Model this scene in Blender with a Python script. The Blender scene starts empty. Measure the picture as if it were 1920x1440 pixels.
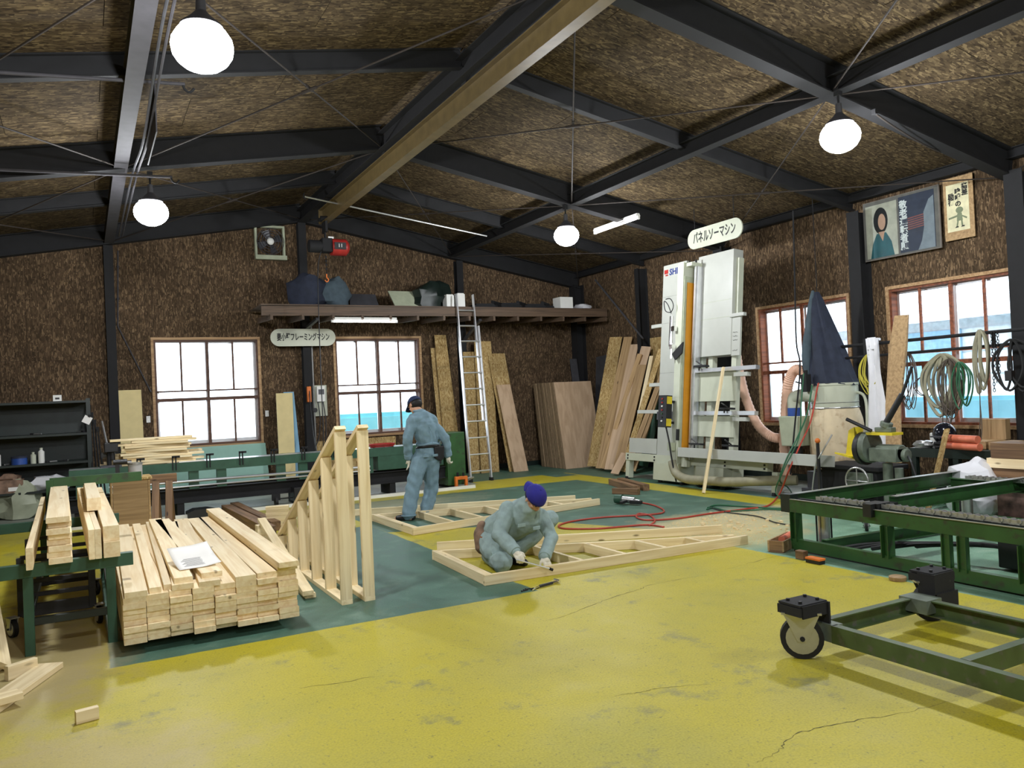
import bpy, math, random
from mathutils import Vector, Matrix
random.seed(7)
V=Vector; pi=math.pi
S=bpy.context.scene
COL=S.collection
# ---------------------------------------------------------------- camera
FPX=1490.0
def _ray(u,v): return V(((u-960)/FPX,-(v-720)/FPX,-1.0))
_Y=_ray(155,776).normalized(); _X=_ray(3720,616); _X=(_X-_X.dot(_Y)*_Y).normalized(); _Z=_X.cross(_Y)
RM=Matrix((_X,_Y,_Z)); EYE=V((0,0,1.6))
cd=bpy.data.cameras.new('camera'); cam=bpy.data.objects.new('camera',cd); COL.objects.link(cam)
cd.sensor_width=36; cd.lens=FPX*36/1920; cd.clip_end=200
cam.matrix_world=Matrix.Translation(EYE)@RM.to_4x4(); S.camera=cam
# survey helpers: where a sight line from the tripod meets a known plane of the building
def F(u,v,z=0.0):
    d=RM@_ray(u,v); return EYE+d*((z-EYE.z)/d.z)
def PY(u,v,y):
    d=RM@_ray(u,v); return EYE+d*(y/d.y)
def PX(u,v,x):
    d=RM@_ray(u,v); return EYE+d*(x/d.x)
# ---------------------------------------------------------------- light and exposure
S.view_settings.view_transform='Standard'; S.view_settings.look='None'
S.view_settings.gamma=1.0; S.view_settings.use_curve_mapping=False
S.view_settings.exposure=0.0
LAMP_W=265.0
w=bpy.data.worlds.new('overcast'); S.world=w; w.use_nodes=True
bg=w.node_tree.nodes['Background']; bg.inputs[0].default_value=(0.86,0.92,1.0,1); bg.inputs[1].default_value=5.0
S.cycles.use_denoising=True
S.cycles.max_bounces=8; S.cycles.diffuse_bounces=5
S.cycles.sample_clamp_indirect=6
# ---------------------------------------------------------------- mesh helpers
def rotm(z=0,y=0,x=0): return Matrix.Rotation(z,3,'Z')@Matrix.Rotation(y,3,'Y')@Matrix.Rotation(x,3,'X')
def basis(a,b,up=(0,0,1)):
    x=(V(b)-V(a)).normalized(); up=V(up)
    if abs(x.dot(up.normalized()))>0.999: up=V((0,1,0)) if abs(x.y)<.9 else V((1,0,0))
    y=up.cross(x).normalized(); z=x.cross(y)
    return Matrix((x,y,z)).transposed()
class MB:
    def __init__(s): s.v=[]; s.f=[]
    def add(s,vs,fs):
        n=len(s.v); s.v+=[V(p) for p in vs]; s.f+=[tuple(i+n for i in f) for f in fs]; return s
    def box(s,x0,x1,y0,y1,z0,z1,m=None,o=(0,0,0)):
        vs=[V((x,y,z)) for z in (z0,z1) for y in (y0,y1) for x in (x0,x1)]
        if m is not None: vs=[m@p+V(o) for p in vs]
        return s.add(vs,[(0,2,3,1),(4,5,7,6),(0,1,5,4),(2,6,7,3),(0,4,6,2),(1,3,7,5)])
    def cbox(s,c,d,m=None):
        c=V(c); a,b,e=d[0]/2,d[1]/2,d[2]/2
        return s.box(-a,a,-b,b,-e,e,m or Matrix.Identity(3),c)
    def bar(s,a,b,w,h,up=(0,0,1)):
        L=(V(b)-V(a)).length; m=basis(a,b,up)
        return s.box(0,L,-w/2,w/2,-h/2,h/2,m,a)
    def prism(s,pts,vec):
        n=len(pts); vec=V(vec); p=[V(q) for q in pts]
        return s.add(p+[q+vec for q in p],[tuple(range(n))[::-1],tuple(range(n,2*n))]+[(i,(i+1)%n,n+(i+1)%n,n+i) for i in range(n)])
    def cyl(s,a,b,r,n=14,r2=None,cap=True):
        r2=r if r2 is None else r2; m=basis(a,b); a=V(a); b=V(b); vs=[]
        for p,rr in ((a,r),(b,r2)):
            for i in range(n):
                t=2*pi*i/n; vs.append(p+m@V((0,math.cos(t)*rr,math.sin(t)*rr)))
        fs=[(i,(i+1)%n,n+(i+1)%n,n+i) for i in range(n)]
        if cap: fs+=[tuple(range(n))[::-1],tuple(range(n,2*n))]
        return s.add(vs,fs)
    def tube(s,pts,r,n=6,closed=False,flat=None):
        pts=[V(p) for p in pts]; N=len(pts); vs=[]
        prev=None
        for i,p in enumerate(pts):
            if closed: t=pts[(i+1)%N]-pts[i-1]
            else: t=pts[min(i+1,N-1)]-pts[max(i-1,0)]
            if t.length<1e-9: t=V((0,0,1))
            t.normalize()
            if prev is None:
                u=V((0,0,1)) if abs(t.z)<.9 else V((1,0,0))
                u=(u-u.dot(t)*t).normalized()
            else:
                u=(prev-prev.dot(t)*t)
                u=u.normalized() if u.length>1e-6 else V((1,0,0))
            prev=u; w=t.cross(u); rr=r[i] if isinstance(r,(list,tuple)) else r
            for k in range(n):
                a=2*pi*k/n; vs.append(p+u*(math.cos(a)*rr)+w*(math.sin(a)*rr*(flat or 1)))
        fs=[]
        for i in range(N if closed else N-1):
            j=(i+1)%N
            for k in range(n): fs.append((i*n+k,i*n+(k+1)%n,j*n+(k+1)%n,j*n+k))
        if not closed: fs+=[tuple(range(n))[::-1],tuple((N-1)*n+k for k in range(n))]
        return s.add(vs,fs)
    def lathe(s,prof,o=(0,0,0),n=20,m=None):
        vs=[];N=len(prof); o=V(o)
        for r,z in prof:
            for k in range(n):
                a=2*pi*k/n; p=V((r*math.cos(a),r*math.sin(a),z)); vs.append((m@p if m else p)+o)
        fs=[(i*n+k,i*n+(k+1)%n,(i+1)*n+(k+1)%n,(i+1)*n+k) for i in range(N-1) for k in range(n)]
        if prof[0][0]>1e-6: fs.append(tuple(range(n))[::-1])
        if prof[-1][0]>1e-6: fs.append(tuple((N-1)*n+k for k in range(n)))
        return s.add(vs,fs)
    def ball(s,c,r,n=12,m=None):
        if not isinstance(r,(tuple,list)): r=(r,r,r)
        k=n//2; mm=m or Matrix.Identity(3); mm=mm@Matrix.Diagonal(V(r))
        return s.lathe([(max(1e-4,math.sin(pi*i/k)),-math.cos(pi*i/k)) for i in range(k+1)],c,n,mm)
    def hbeam(s,a,b,h,w,t=.012,up=(0,0,1),tw=.01):
        L=(V(b)-V(a)).length; m=basis(a,b,up)
        s.box(0,L,-w/2,w/2,-h/2,-h/2+t,m,a); s.box(0,L,-w/2,w/2,h/2-t,h/2,m,a)
        return s.box(0,L,-tw/2,tw/2,-h/2+t,h/2-t,m,a)
    def channel(s,a,b,h,w,t=.008,up=(0,0,1),side=1):
        L=(V(b)-V(a)).length; m=basis(a,b,up)
        y0,y1=(-w/2,w/2)
        s.box(0,L,y0,y1,-h/2,-h/2+t,m,a); s.box(0,L,y0,y1,h/2-t,h/2,m,a)
        yw=(y1-t,y1) if side>0 else (y0,y0+t)
        return s.box(0,L,yw[0],yw[1],-h/2+t,h/2-t,m,a)
OFF={}
def tag(o,label=None,cat=None,group=None,kind=None):
    if label: o['label']=label
    if cat: o['category']=cat
    if group: o['group']=group
    if kind: o['kind']=kind
    return o
def thing(name,label,cat,loc=(0,0,0),rz=0.0,group=None,kind=None,rot=None):
    o=bpy.data.objects.new(name,None); o.empty_display_size=.1; COL.objects.link(o); o.location=loc
    o.rotation_euler=rot or (0,0,rz); OFF[o.name]=V(loc); return tag(o,label,cat,group,kind)
def build(mb,name,mat,parent=None,label=None,cat=None,group=None,kind=None,smooth=False,bevel=0,ws=False,keep=False):
    """link a builder's shapes as one mesh object; ws: shapes were given in world coordinates"""
    vs=mb.v; off=V((0,0,0))
    if parent is not None and ws: off=OFF[parent.name].copy(); vs=[p-off for p in vs]
    loc=V((0,0,0))
    if parent is None and not keep:
        xs=[p.x for p in vs]; ys=[p.y for p in vs]; zs=[p.z for p in vs]
        loc=V(((min(xs)+max(xs))/2,(min(ys)+max(ys))/2,min(zs))); vs=[p-loc for p in vs]
    me=bpy.data.meshes.new(name); me.from_pydata([tuple(p) for p in vs],[],mb.f); me.update()
    if mat: me.materials.append(mat)
    if smooth:
        me.polygons.foreach_set('use_smooth',[True]*len(me.polygons))
        try: me.set_sharp_from_angle(angle=math.radians(38))
        except Exception: pass
    o=bpy.data.objects.new(name,me); COL.objects.link(o); o.location=loc
    if parent is not None: o.parent=parent
    OFF[o.name]=(off if parent is not None and ws else (OFF[parent.name].copy() if parent is not None else loc))
    if bevel:
        b=o.modifiers.new('bevel','BEVEL'); b.width=bevel; b.segments=2; b.limit_method='ANGLE'; b.angle_limit=math.radians(40)
    return tag(o,label,cat,group,kind)
BOXM={}
def plank(name,a,b,wd,th,mat,parent=None,up=(0,0,1),c0=0,c1=0,label=None,cat=None,group=None,kind=None,d0=0,d1=0,bevel=0):
    """a squared timber from a to b (centre line, world coordinates); its own X runs along the grain.
    wd: width across, th: thickness along 'up'; c0,c1,d0,d1: slope of the end cuts"""
    a=V(a); b=V(b); L=(b-a).length; key=(round(L,3),round(wd,3),round(th,3),c0,c1,d0,d1,mat.name)
    me=BOXM.get(key)
    if me is None:
        e=min(.0025,th*.08); vs=[];
        def xx(s,y,z): return (-L/2+c0*z+d0*y) if s<0 else (L/2+c1*z+d1*y)
        prof=[(-wd/2+e,-th/2),(wd/2-e,-th/2),(wd/2,-th/2+e),(wd/2,th/2-e),(wd/2-e,th/2),(-wd/2+e,th/2),(-wd/2,th/2-e),(-wd/2,-th/2+e)]
        for s in (-1,1):
            for y,z in prof: vs.append((xx(s,y,z),y,z))
        fs=[tuple(range(8))[::-1],tuple(range(8,16))]+[(i,(i+1)%8,8+(i+1)%8,8+i) for i in range(8)]
        me=bpy.data.meshes.new(name); me.from_pydata(vs,[],fs); me.update(); me.materials.append(mat); BOXM[key]=me
    o=bpy.data.objects.new(name,me); COL.objects.link(o)
    off=OFF[parent.name] if parent is not None else V((0,0,0))
    o.matrix_local=Matrix.Translation((a+b)/2-off)@basis(a,b,up).to_4x4()
    if parent is not None: o.parent=parent
    OFF[o.name]=off
    return tag(o,label,cat,group,kind)
def dup(root,loc=None,rz=None,label=None,group=None):
    r=root.copy(); COL.objects.link(r)
    if loc is not None: r.location=loc
    if rz is not None: r.rotation_euler=(r.rotation_euler.x,r.rotation_euler.y,rz)
    if label: r['label']=label
    if group: r['group']=group
    for ch in list(root.children):
        c=ch.copy(); COL.objects.link(c); c.parent=r
        for g in ch.children:
            d=g.copy(); COL.objects.link(d); d.parent=c
    OFF[r.name]=V(r.location); return r
def crv(pts,n=6,closed=False):
    """Catmull-Rom points"""
    P=[V(p) for p in pts]; N=len(P); out=[]
    rng=range(N if closed else N-1)
    for i in rng:
        if closed: p0,p1,p2,p3=P[i-1],P[i],P[(i+1)%N],P[(i+2)%N]
        else: p0,p1,p2,p3=P[max(i-1,0)],P[i],P[i+1],P[min(i+2,N-1)]
        for k in range(n):
            t=k/n; out.append(.5*((2*p1)+(p2-p0)*t+(2*p0-5*p1+4*p2-p3)*t*t+(3*p1-p0-3*p2+p3)*t**3))
    if not closed: out.append(P[-1])
    return out
FNT={}
def text(s,size,mat,name,parent,m,ext=.001,label=None,sx=1.0,align='CENTER',bold=0.0):
    """lettering as a mesh; m: 4x4 placing it in the parent's coordinates"""
    c=bpy.data.curves.new('t','FONT'); c.body=s; c.size=size; c.extrude=ext; c.align_x=align; c.align_y='CENTER'; c.resolution_u=2; c.offset=bold
    t=bpy.data.objects.new('t',c); COL.objects.link(t); bpy.context.view_layer.update()
    me=bpy.data.meshes.new_from_object(t.evaluated_get(bpy.context.evaluated_depsgraph_get())); bpy.data.objects.remove(t)
    me.materials.clear(); me.materials.append(mat)
    for v in me.vertices: v.co=m@V((v.co.x*sx,v.co.y,v.co.z))
    o=bpy.data.objects.new(name,me); COL.objects.link(o); o.parent=parent; OFF[o.name]=OFF[parent.name]
    if label: o['label']=label
    return o
# ---------------------------------------------------------------- materials
def _new(name):
    m=bpy.data.materials.new(name); m.use_nodes=True; nt=m.node_tree; return m,nt,nt.nodes['Principled BSDF']
def N(nt,t,**k):
    n=nt.nodes.new(t)
    for a,b in k.items():
        if a.startswith('i_'): n.inputs[int(a[2:])].default_value=b
        else: setattr(n,a,b)
    return n
def L(nt,a,b): nt.links.new(a,b)
def c4(c): return (c[0],c[1],c[2],1)
def srgb(r,g,b):
    f=lambda x:(x/255/12.92) if x<=10 else ((x/255+.055)/1.055)**2.4
    return (f(r),f(g),f(b))
def ramp(nt,fac,stops):
    r=nt.nodes.new('ShaderNodeValToRGB'); e=r.color_ramp.elements
    while len(e)<len(stops): e.new(.5)
    for i,(p,c) in enumerate(stops): e[i].position=p; e[i].color=c4(c)
    L(nt,fac,r.inputs[0]); return r.outputs[0]
def mix(nt,fac,a,b,mode='MIX'):
    m=nt.nodes.new('ShaderNodeMix'); m.data_type='RGBA'; m.blend_type=mode
    for sock,val in ((m.inputs[0],fac),(m.inputs[6],a),(m.inputs[7],b)):
        if hasattr(val,'is_output'): L(nt,val,sock)
        elif isinstance(val,(tuple,list)): sock.default_value=c4(val)
        else: sock.default_value=val
    return m.outputs[2]
def plain(name,col,rough=.6,metal=0,var=.12,scale=8,bump=0,dirt=None,coat=0):
    m,nt,b=_new(name); b.inputs['Roughness'].default_value=rough; b.inputs['Metallic'].default_value=metal
    tc=N(nt,'ShaderNodeTexCoord'); n=N(nt,'ShaderNodeTexNoise'); n.inputs['Scale'].default_value=scale; n.inputs['Detail'].default_value=5
    L(nt,tc.outputs['Object'],n.inputs['Vector'])
    a=tuple(max(0,x*(1-var*2)) for x in col); z=tuple(min(1,x*(1+var)) for x in col)
    c=ramp(nt,n.outputs[0],[(.3,a),(.6,col),(.8,z)])
    if dirt:
        n2=N(nt,'ShaderNodeTexNoise'); n2.inputs['Scale'].default_value=scale*2.5; n2.inputs['Detail'].default_value=8; L(nt,tc.outputs['Object'],n2.inputs['Vector'])
        f=ramp(nt,n2.outputs[0],[(.55,(0,0,0)),(.68,(1,1,1))]); c=mix(nt,f,c,dirt)
    L(nt,c,b.inputs['Base Color'])
    if bump:
        bp=N(nt,'ShaderNodeBump'); bp.inputs['Strength'].default_value=bump; bp.inputs['Distance'].default_value=.02; L(nt,n.outputs[0],bp.inputs['Height']); L(nt,bp.outputs[0],b.inputs['Normal'])
    return m
def emis(name,col,st):
    m,nt,b=_new(name); b.inputs['Base Color'].default_value=c4(col); b.inputs['Emission Color'].default_value=c4(col); b.inputs['Emission Strength'].default_value=st; return m
def woodm(name,light,dark,knots=True,rough=.65,vary=.25,sc=1.0,up=False):
    m,nt,b=_new(name); b.inputs['Roughness'].default_value=rough
    tc=N(nt,'ShaderNodeTexCoord'); oi=N(nt,'ShaderNodeObjectInfo')
    mp=N(nt,'ShaderNodeMapping'); mp.inputs['Scale'].default_value=(26*sc,26*sc,1.2*sc) if up else (1.2*sc,26*sc,26*sc)
    mul=N(nt,'ShaderNodeVectorMath',operation='SCALE'); L(nt,oi.outputs['Random'],mul.inputs['Scale']); mul.inputs[0].default_value=(37,61,83)
    ad=N(nt,'ShaderNodeVectorMath',operation='ADD'); L(nt,mp.outputs[0],ad.inputs[0]); L(nt,mul.outputs[0],ad.inputs[1])
    L(nt,tc.outputs['Object'],mp.inputs['Vector'])
    n=N(nt,'ShaderNodeTexNoise'); n.inputs['Scale'].default_value=1; n.inputs['Detail'].default_value=6; n.inputs['Distortion'].default_value=.6; L(nt,ad.outputs[0],n.inputs['Vector'])
    mid=tuple((x+y)/2 for x,y in zip(light,dark))
    c=ramp(nt,n.outputs[0],[(.25,dark),(.45,mid),(.6,light)])
    if knots:
        mp2=N(nt,'ShaderNodeMapping'); mp2.inputs['Scale'].default_value=(2.2,6.5,6.5); L(nt,tc.outputs['Object'],mp2.inputs['Vector'])
        ad2=N(nt,'ShaderNodeVectorMath',operation='ADD'); L(nt,mp2.outputs[0],ad2.inputs[0]); L(nt,mul.outputs[0],ad2.inputs[1])
        v=N(nt,'ShaderNodeTexVoronoi'); v.inputs['Scale'].default_value=1.2; L(nt,ad2.outputs[0],v.inputs['Vector'])
        f=ramp(nt,v.outputs['Distance'],[(.05,(1,1,1)),(.12,(0,0,0))]); c=mix(nt,f,c,tuple(x*.42 for x in dark))
    # each timber a little different in tone
    hs=N(nt,'ShaderNodeMapRange'); hs.inputs[3].default_value=1-vary; hs.inputs[4].default_value=1.05; L(nt,oi.outputs['Random'],hs.inputs[0])
    cc=N(nt,'ShaderNodeCombineColor');
    for i in range(3): L(nt,hs.outputs[0],cc.inputs[i])
    c=mix(nt,1.0,c,cc.outputs[0],'MULTIPLY')
    L(nt,c,b.inputs['Base Color']); return m
def osbm(name,sc,cols,rough=.75,gain=1.0,joint=False):
    m,nt,b=_new(name); b.inputs['Roughness'].default_value=.95; b.inputs['Specular IOR Level'].default_value=.12
    g=N(nt,'ShaderNodeNewGeometry'); oi=N(nt,'ShaderNodeObjectInfo')
    mul=N(nt,'ShaderNodeVectorMath',operation='SCALE'); L(nt,oi.outputs['Random'],mul.inputs['Scale']); mul.inputs[0].default_value=(3.1,5.3,7.7)
    ad=N(nt,'ShaderNodeVectorMath',operation='ADD'); L(nt,g.outputs['Position'],ad.inputs[0]); L(nt,mul.outputs[0],ad.inputs[1])
    outs=[]
    for k,(rx,ry,rz) in enumerate(((.25,.15,.2),(-.5,-.3,-.45),(.9,.7,.8))):
        mp=N(nt,'ShaderNodeMapping'); mp.inputs['Scale'].default_value=sc; mp.inputs['Rotation'].default_value=(rx,ry,rz); mp.inputs['Location'].default_value=(k*3,k*5,k*7)
        L(nt,ad.outputs[0],mp.inputs['Vector'])
        v=N(nt,'ShaderNodeTexVoronoi'); v.inputs['Scale'].default_value=1; L(nt,mp.outputs[0],v.inputs['Vector']); outs.append(v.outputs['Color'])
    n=N(nt,'ShaderNodeTexNoise'); n.inputs['Scale'].default_value=9; L(nt,ad.outputs[0],n.inputs['Vector'])
    f1=ramp(nt,n.outputs[0],[(.44,(0,0,0)),(.47,(1,1,1))]); f2=ramp(nt,n.outputs[0],[(.55,(0,0,0)),(.58,(1,1,1))])
    c=mix(nt,f1,outs[0],outs[1]); c=mix(nt,f2,c,outs[2])
    bw=N(nt,'ShaderNodeSeparateColor'); L(nt,c,bw.inputs[0])
    c=ramp(nt,bw.outputs[0],[(0,cols[0]),(.35,cols[1]),(.72,cols[2]),(1,cols[3])])
    n3=N(nt,'ShaderNodeTexNoise'); n3.inputs['Scale'].default_value=1.3; n3.inputs['Detail'].default_value=4; L(nt,ad.outputs[0],n3.inputs['Vector'])
    t=ramp(nt,n3.outputs[0],[(.3,(.6,.57,.55)),(.7,(1.05,1.0,.97))]); c=mix(nt,1.0,c,t,'MULTIPLY')
    L(nt,c,b.inputs['Base Color'])
    bp=N(nt,'ShaderNodeBump'); bp.inputs['Strength'].default_value=.25; bp.inputs['Distance'].default_value=.004; L(nt,bw.outputs[0],bp.inputs['Height']); L(nt,bp.outputs[0],b.inputs['Normal'])
    return m
def glassm(name):
    m,nt,b=_new(name); nt.nodes.remove(b); o=nt.nodes['Material Output']
    t=N(nt,'ShaderNodeBsdfTransparent'); t.inputs[0].default_value=(.93,.96,.97,1); g=N(nt,'ShaderNodeBsdfGlossy'); g.inputs['Roughness'].default_value=.05
    mx=N(nt,'ShaderNodeMixShader'); mx.inputs[0].default_value=.05; L(nt,t.outputs[0],mx.inputs[1]); L(nt,g.outputs[0],mx.inputs[2]); L(nt,mx.outputs[0],o.inputs[0]); return m
def floorm():
    m,nt,b=_new('painted_concrete'); g=N(nt,'ShaderNodeNewGeometry')
    n=N(nt,'ShaderNodeTexNoise'); n.inputs['Scale'].default_value=3.2; n.inputs['Detail'].default_value=9; n.inputs['Roughness'].default_value=.65; L(nt,g.outputs['Position'],n.inputs['Vector'])
    n2=N(nt,'ShaderNodeTexNoise'); n2.inputs['Scale'].default_value=.55; n2.inputs['Detail'].default_value=4; L(nt,g.outputs['Position'],n2.inputs['Vector'])
    n4=N(nt,'ShaderNodeTexNoise'); n4.inputs['Scale'].default_value=30; n4.inputs['Detail'].default_value=6; n4.inputs['Roughness'].default_value=.8; L(nt,g.outputs['Position'],n4.inputs['Vector'])
    # edge wobble of the painted areas
    sc=N(nt,'ShaderNodeVectorMath',operation='SCALE'); sc.inputs['Scale'].default_value=.05
    sb=N(nt,'ShaderNodeVectorMath',operation='SUBTRACT'); sb.inputs[1].default_value=(.5,.5,.5); L(nt,n.outputs['Color'],sb.inputs[0]); L(nt,sb.outputs[0],sc.inputs[0])
    ad=N(nt,'ShaderNodeVectorMath',operation='ADD'); L(nt,g.outputs['Position'],ad.inputs[0]); L(nt,sc.outputs[0],ad.inputs[1])
    sx=N(nt,'ShaderNodeSeparateXYZ'); L(nt,ad.outputs[0],sx.inputs[0]); X,Yv=sx.outputs[0],sx.outputs[1]
    def half(a,bb,c):   # 1 where a*x+b*y > c
        m1=N(nt,'ShaderNodeMath',operation='MULTIPLY'); L(nt,X,m1.inputs[0]); m1.inputs[1].default_value=a
        m2=N(nt,'ShaderNodeMath',operation='MULTIPLY_ADD'); L(nt,Yv,m2.inputs[0]); m2.inputs[1].default_value=bb; L(nt,m1.outputs[0],m2.inputs[2])
        r=N(nt,'ShaderNodeMapRange'); L(nt,m2.outputs[0],r.inputs[0]); r.inputs[1].default_value=c-.006; r.inputs[2].default_value=c+.006; return r.outputs[0]
    def AND(*s):
        o=s[0]
        for q in s[1:]:
            k=N(nt,'ShaderNodeMath',operation='MULTIPLY'); L(nt,o,k.inputs[0]); L(nt,q,k.inputs[1]); o=k.outputs[0]
        return o
    def OR(a,b2):
        k=N(nt,'ShaderNodeMath',operation='MAXIMUM'); L(nt,a,k.inputs[0]); L(nt,b2,k.inputs[1]); return k.outputs[0]
    def rect(x0,x1,y0,y1): return AND(half(1,0,x0),half(-1,0,-x1),half(0,1,y0),half(0,1,y0),half(0,-1,-y1))
    yel=srgb(222,208,30); gre=srgb(72,128,104)
    YEL=ramp(nt,n2.outputs[0],[(.3,srgb(164,156,50)),(.5,srgb(184,170,28)),(.68,srgb(192,176,32))])
    # worn pale dusty film, dark scuffs, pinholes, fine cracks
    f=ramp(nt,n.outputs[0],[(.56,(0,0,0)),(.78,(.55,.55,.55))]); YEL=mix(nt,f,YEL,srgb(162,160,84))
    fg=ramp(nt,n2.outputs[0],[(.46,(0,0,0)),(.68,(.65,.65,.65))]); YEL=mix(nt,fg,YEL,srgb(148,142,64))
    pin=ramp(nt,n4.outputs[0],[(.59,(0,0,0)),(.64,(.85,.85,.85))]); YEL=mix(nt,pin,YEL,srgb(104,104,52))
    n5=N(nt,'ShaderNodeTexNoise'); n5.inputs['Scale'].default_value=1.7; n5.inputs['Detail'].default_value=10; n5.inputs['Roughness'].default_value=.75; L(nt,g.outputs['Position'],n5.inputs['Vector'])
    st=ramp(nt,n5.outputs[0],[(.565,(0,0,0)),(.66,(.7,.7,.7))]); YEL=mix(nt,st,YEL,srgb(112,114,84))
    n6=N(nt,'ShaderNodeTexNoise'); n6.inputs['Scale'].default_value=90; n6.inputs['Detail'].default_value=3; L(nt,g.outputs['Position'],n6.inputs['Vector'])

    GRE=ramp(nt,n.outputs[0],[(.3,srgb(56,88,74)),(.55,srgb(72,106,90)),(.75,srgb(108,134,116))])
    GRE2=ramp(nt,n.outputs[0],[(.3,srgb(96,136,112)),(.55,srgb(122,160,134)),(.75,srgb(166,182,160))])
    BARE=ramp(nt,n.outputs[0],[(.3,srgb(120,128,120)),(.6,srgb(150,152,142)),(.8,srgb(170,168,155))])
    green=OR(OR(rect(.1,3.2,5.63,9.9),AND(rect(3.2,7.85,8.0,12.2),half(.78,1.82,19.3))),AND(half(1.76,.77,15.5),half(-1,0,-7.85),half(0,-1,-12.2)))
    c=mix(nt,green,YEL,GRE)
    # back and right zones: yellow strips, then green gangway, bare concrete at the walls
    gw=OR(rect(7.85,8.35,12.9,15.5),OR(rect(8.4,10.3,-8,15.5),rect(-3,10.3,13.45,15.6)))
    c=mix(nt,gw,c,GRE)
    bare=OR(rect(-3,6.3,13.1,15.6),rect(8.75,10.3,5.8,11.9)); c=mix(nt,bare,c,BARE)
    lane=half(1,0,5.62); lane=AND(lane,half(0,-1,-6.9)); c=mix(nt,lane,c,GRE2)
    sp=ramp(nt,n6.outputs[0],[(.3,(.80,.80,.80)),(.5,(1,1,1)),(.7,(1.12,1.12,1.12))]); c=mix(nt,1.0,c,sp,'MULTIPLY')
    # mask of the near left floor corner, not mixed into the colour
    bn=AND(half(-.9,-1,-4.2),half(-1,0,-1.2)); 
    v=N(nt,'ShaderNodeTexVoronoi',feature='DISTANCE_TO_EDGE'); v.inputs['Scale'].default_value=.45
    dn=N(nt,'ShaderNodeVectorMath',operation='SCALE'); dn.inputs['Scale'].default_value=.8; L(nt,n.outputs['Color'],dn.inputs[0])
    da=N(nt,'ShaderNodeVectorMath',operation='ADD'); L(nt,g.outputs['Position'],da.inputs[0]); L(nt,dn.outputs[0],da.inputs[1]); L(nt,da.outputs[0],v.inputs['Vector'])
    ck=ramp(nt,v.outputs['Distance'],[(0,(.5,.5,.5)),(.003,(0,0,0))]); cg=ramp(nt,n2.outputs[0],[(.42,(0,0,0)),(.55,(.8,.8,.8))])
    c=mix(nt,AND(ck,cg),c,srgb(96,96,56))
    # sawdust trodden into the floor before the conveyor
    def spot(cx,cy,rx,ry,s=.9):
        vm=N(nt,'ShaderNodeVectorMath',operation='SUBTRACT'); L(nt,g.outputs['Position'],vm.inputs[0]); vm.inputs[1].default_value=(cx,cy,0)
        vs=N(nt,'ShaderNodeVectorMath',operation='MULTIPLY'); L(nt,vm.outputs[0],vs.inputs[0]); vs.inputs[1].default_value=(1/rx,1/ry,0)
        vl=N(nt,'ShaderNodeVectorMath',operation='LENGTH'); L(nt,vs.outputs[0],vl.inputs[0])
        aa=N(nt,'ShaderNodeMath',operation='MULTIPLY_ADD'); L(nt,n.outputs[0],aa.inputs[0]); aa.inputs[1].default_value=1.3; L(nt,vl.outputs['Value'],aa.inputs[2])
        r=N(nt,'ShaderNodeMapRange'); L(nt,aa.outputs[0],r.inputs[0]); r.inputs[1].default_value=1.25; r.inputs[2].default_value=1.9; r.inputs[3].default_value=s; r.inputs[4].default_value=0; return r.outputs[0]
    c=mix(nt,spot(6.35,6.9,1.0,.85),c,srgb(196,184,138)); c=mix(nt,spot(6.0,6.2,.7,.5,.6),c,srgb(196,184,128)); c=mix(nt,spot(7.4,7.3,.8,.5,.6),c,srgb(190,184,150))
    c=mix(nt,spot(-.35,6.2,.55,1.5,.8),c,srgb(168,152,116)); c=mix(nt,spot(-.2,4.1,.8,.5,.45),c,srgb(176,156,124)); c=mix(nt,spot(3.4,11.6,2.0,.8,.6),c,srgb(176,172,140))  # second spot: brownish lens blur at near left, put into the floor colour
    L(nt,c,b.inputs['Base Color']); b.inputs['Roughness'].default_value=.42
    rr=N(nt,'ShaderNodeMapRange'); L(nt,n.outputs[0],rr.inputs[0]); rr.inputs[3].default_value=.35; rr.inputs[4].default_value=.7; L(nt,rr.outputs[0],b.inputs['Roughness'])
    bp=N(nt,'ShaderNodeBump'); bp.inputs['Strength'].default_value=.2; bp.inputs['Distance'].default_value=.01; L(nt,n4.outputs[0],bp.inputs['Height']); L(nt,bp.outputs[0],b.inputs['Normal'])
    return m
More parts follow.
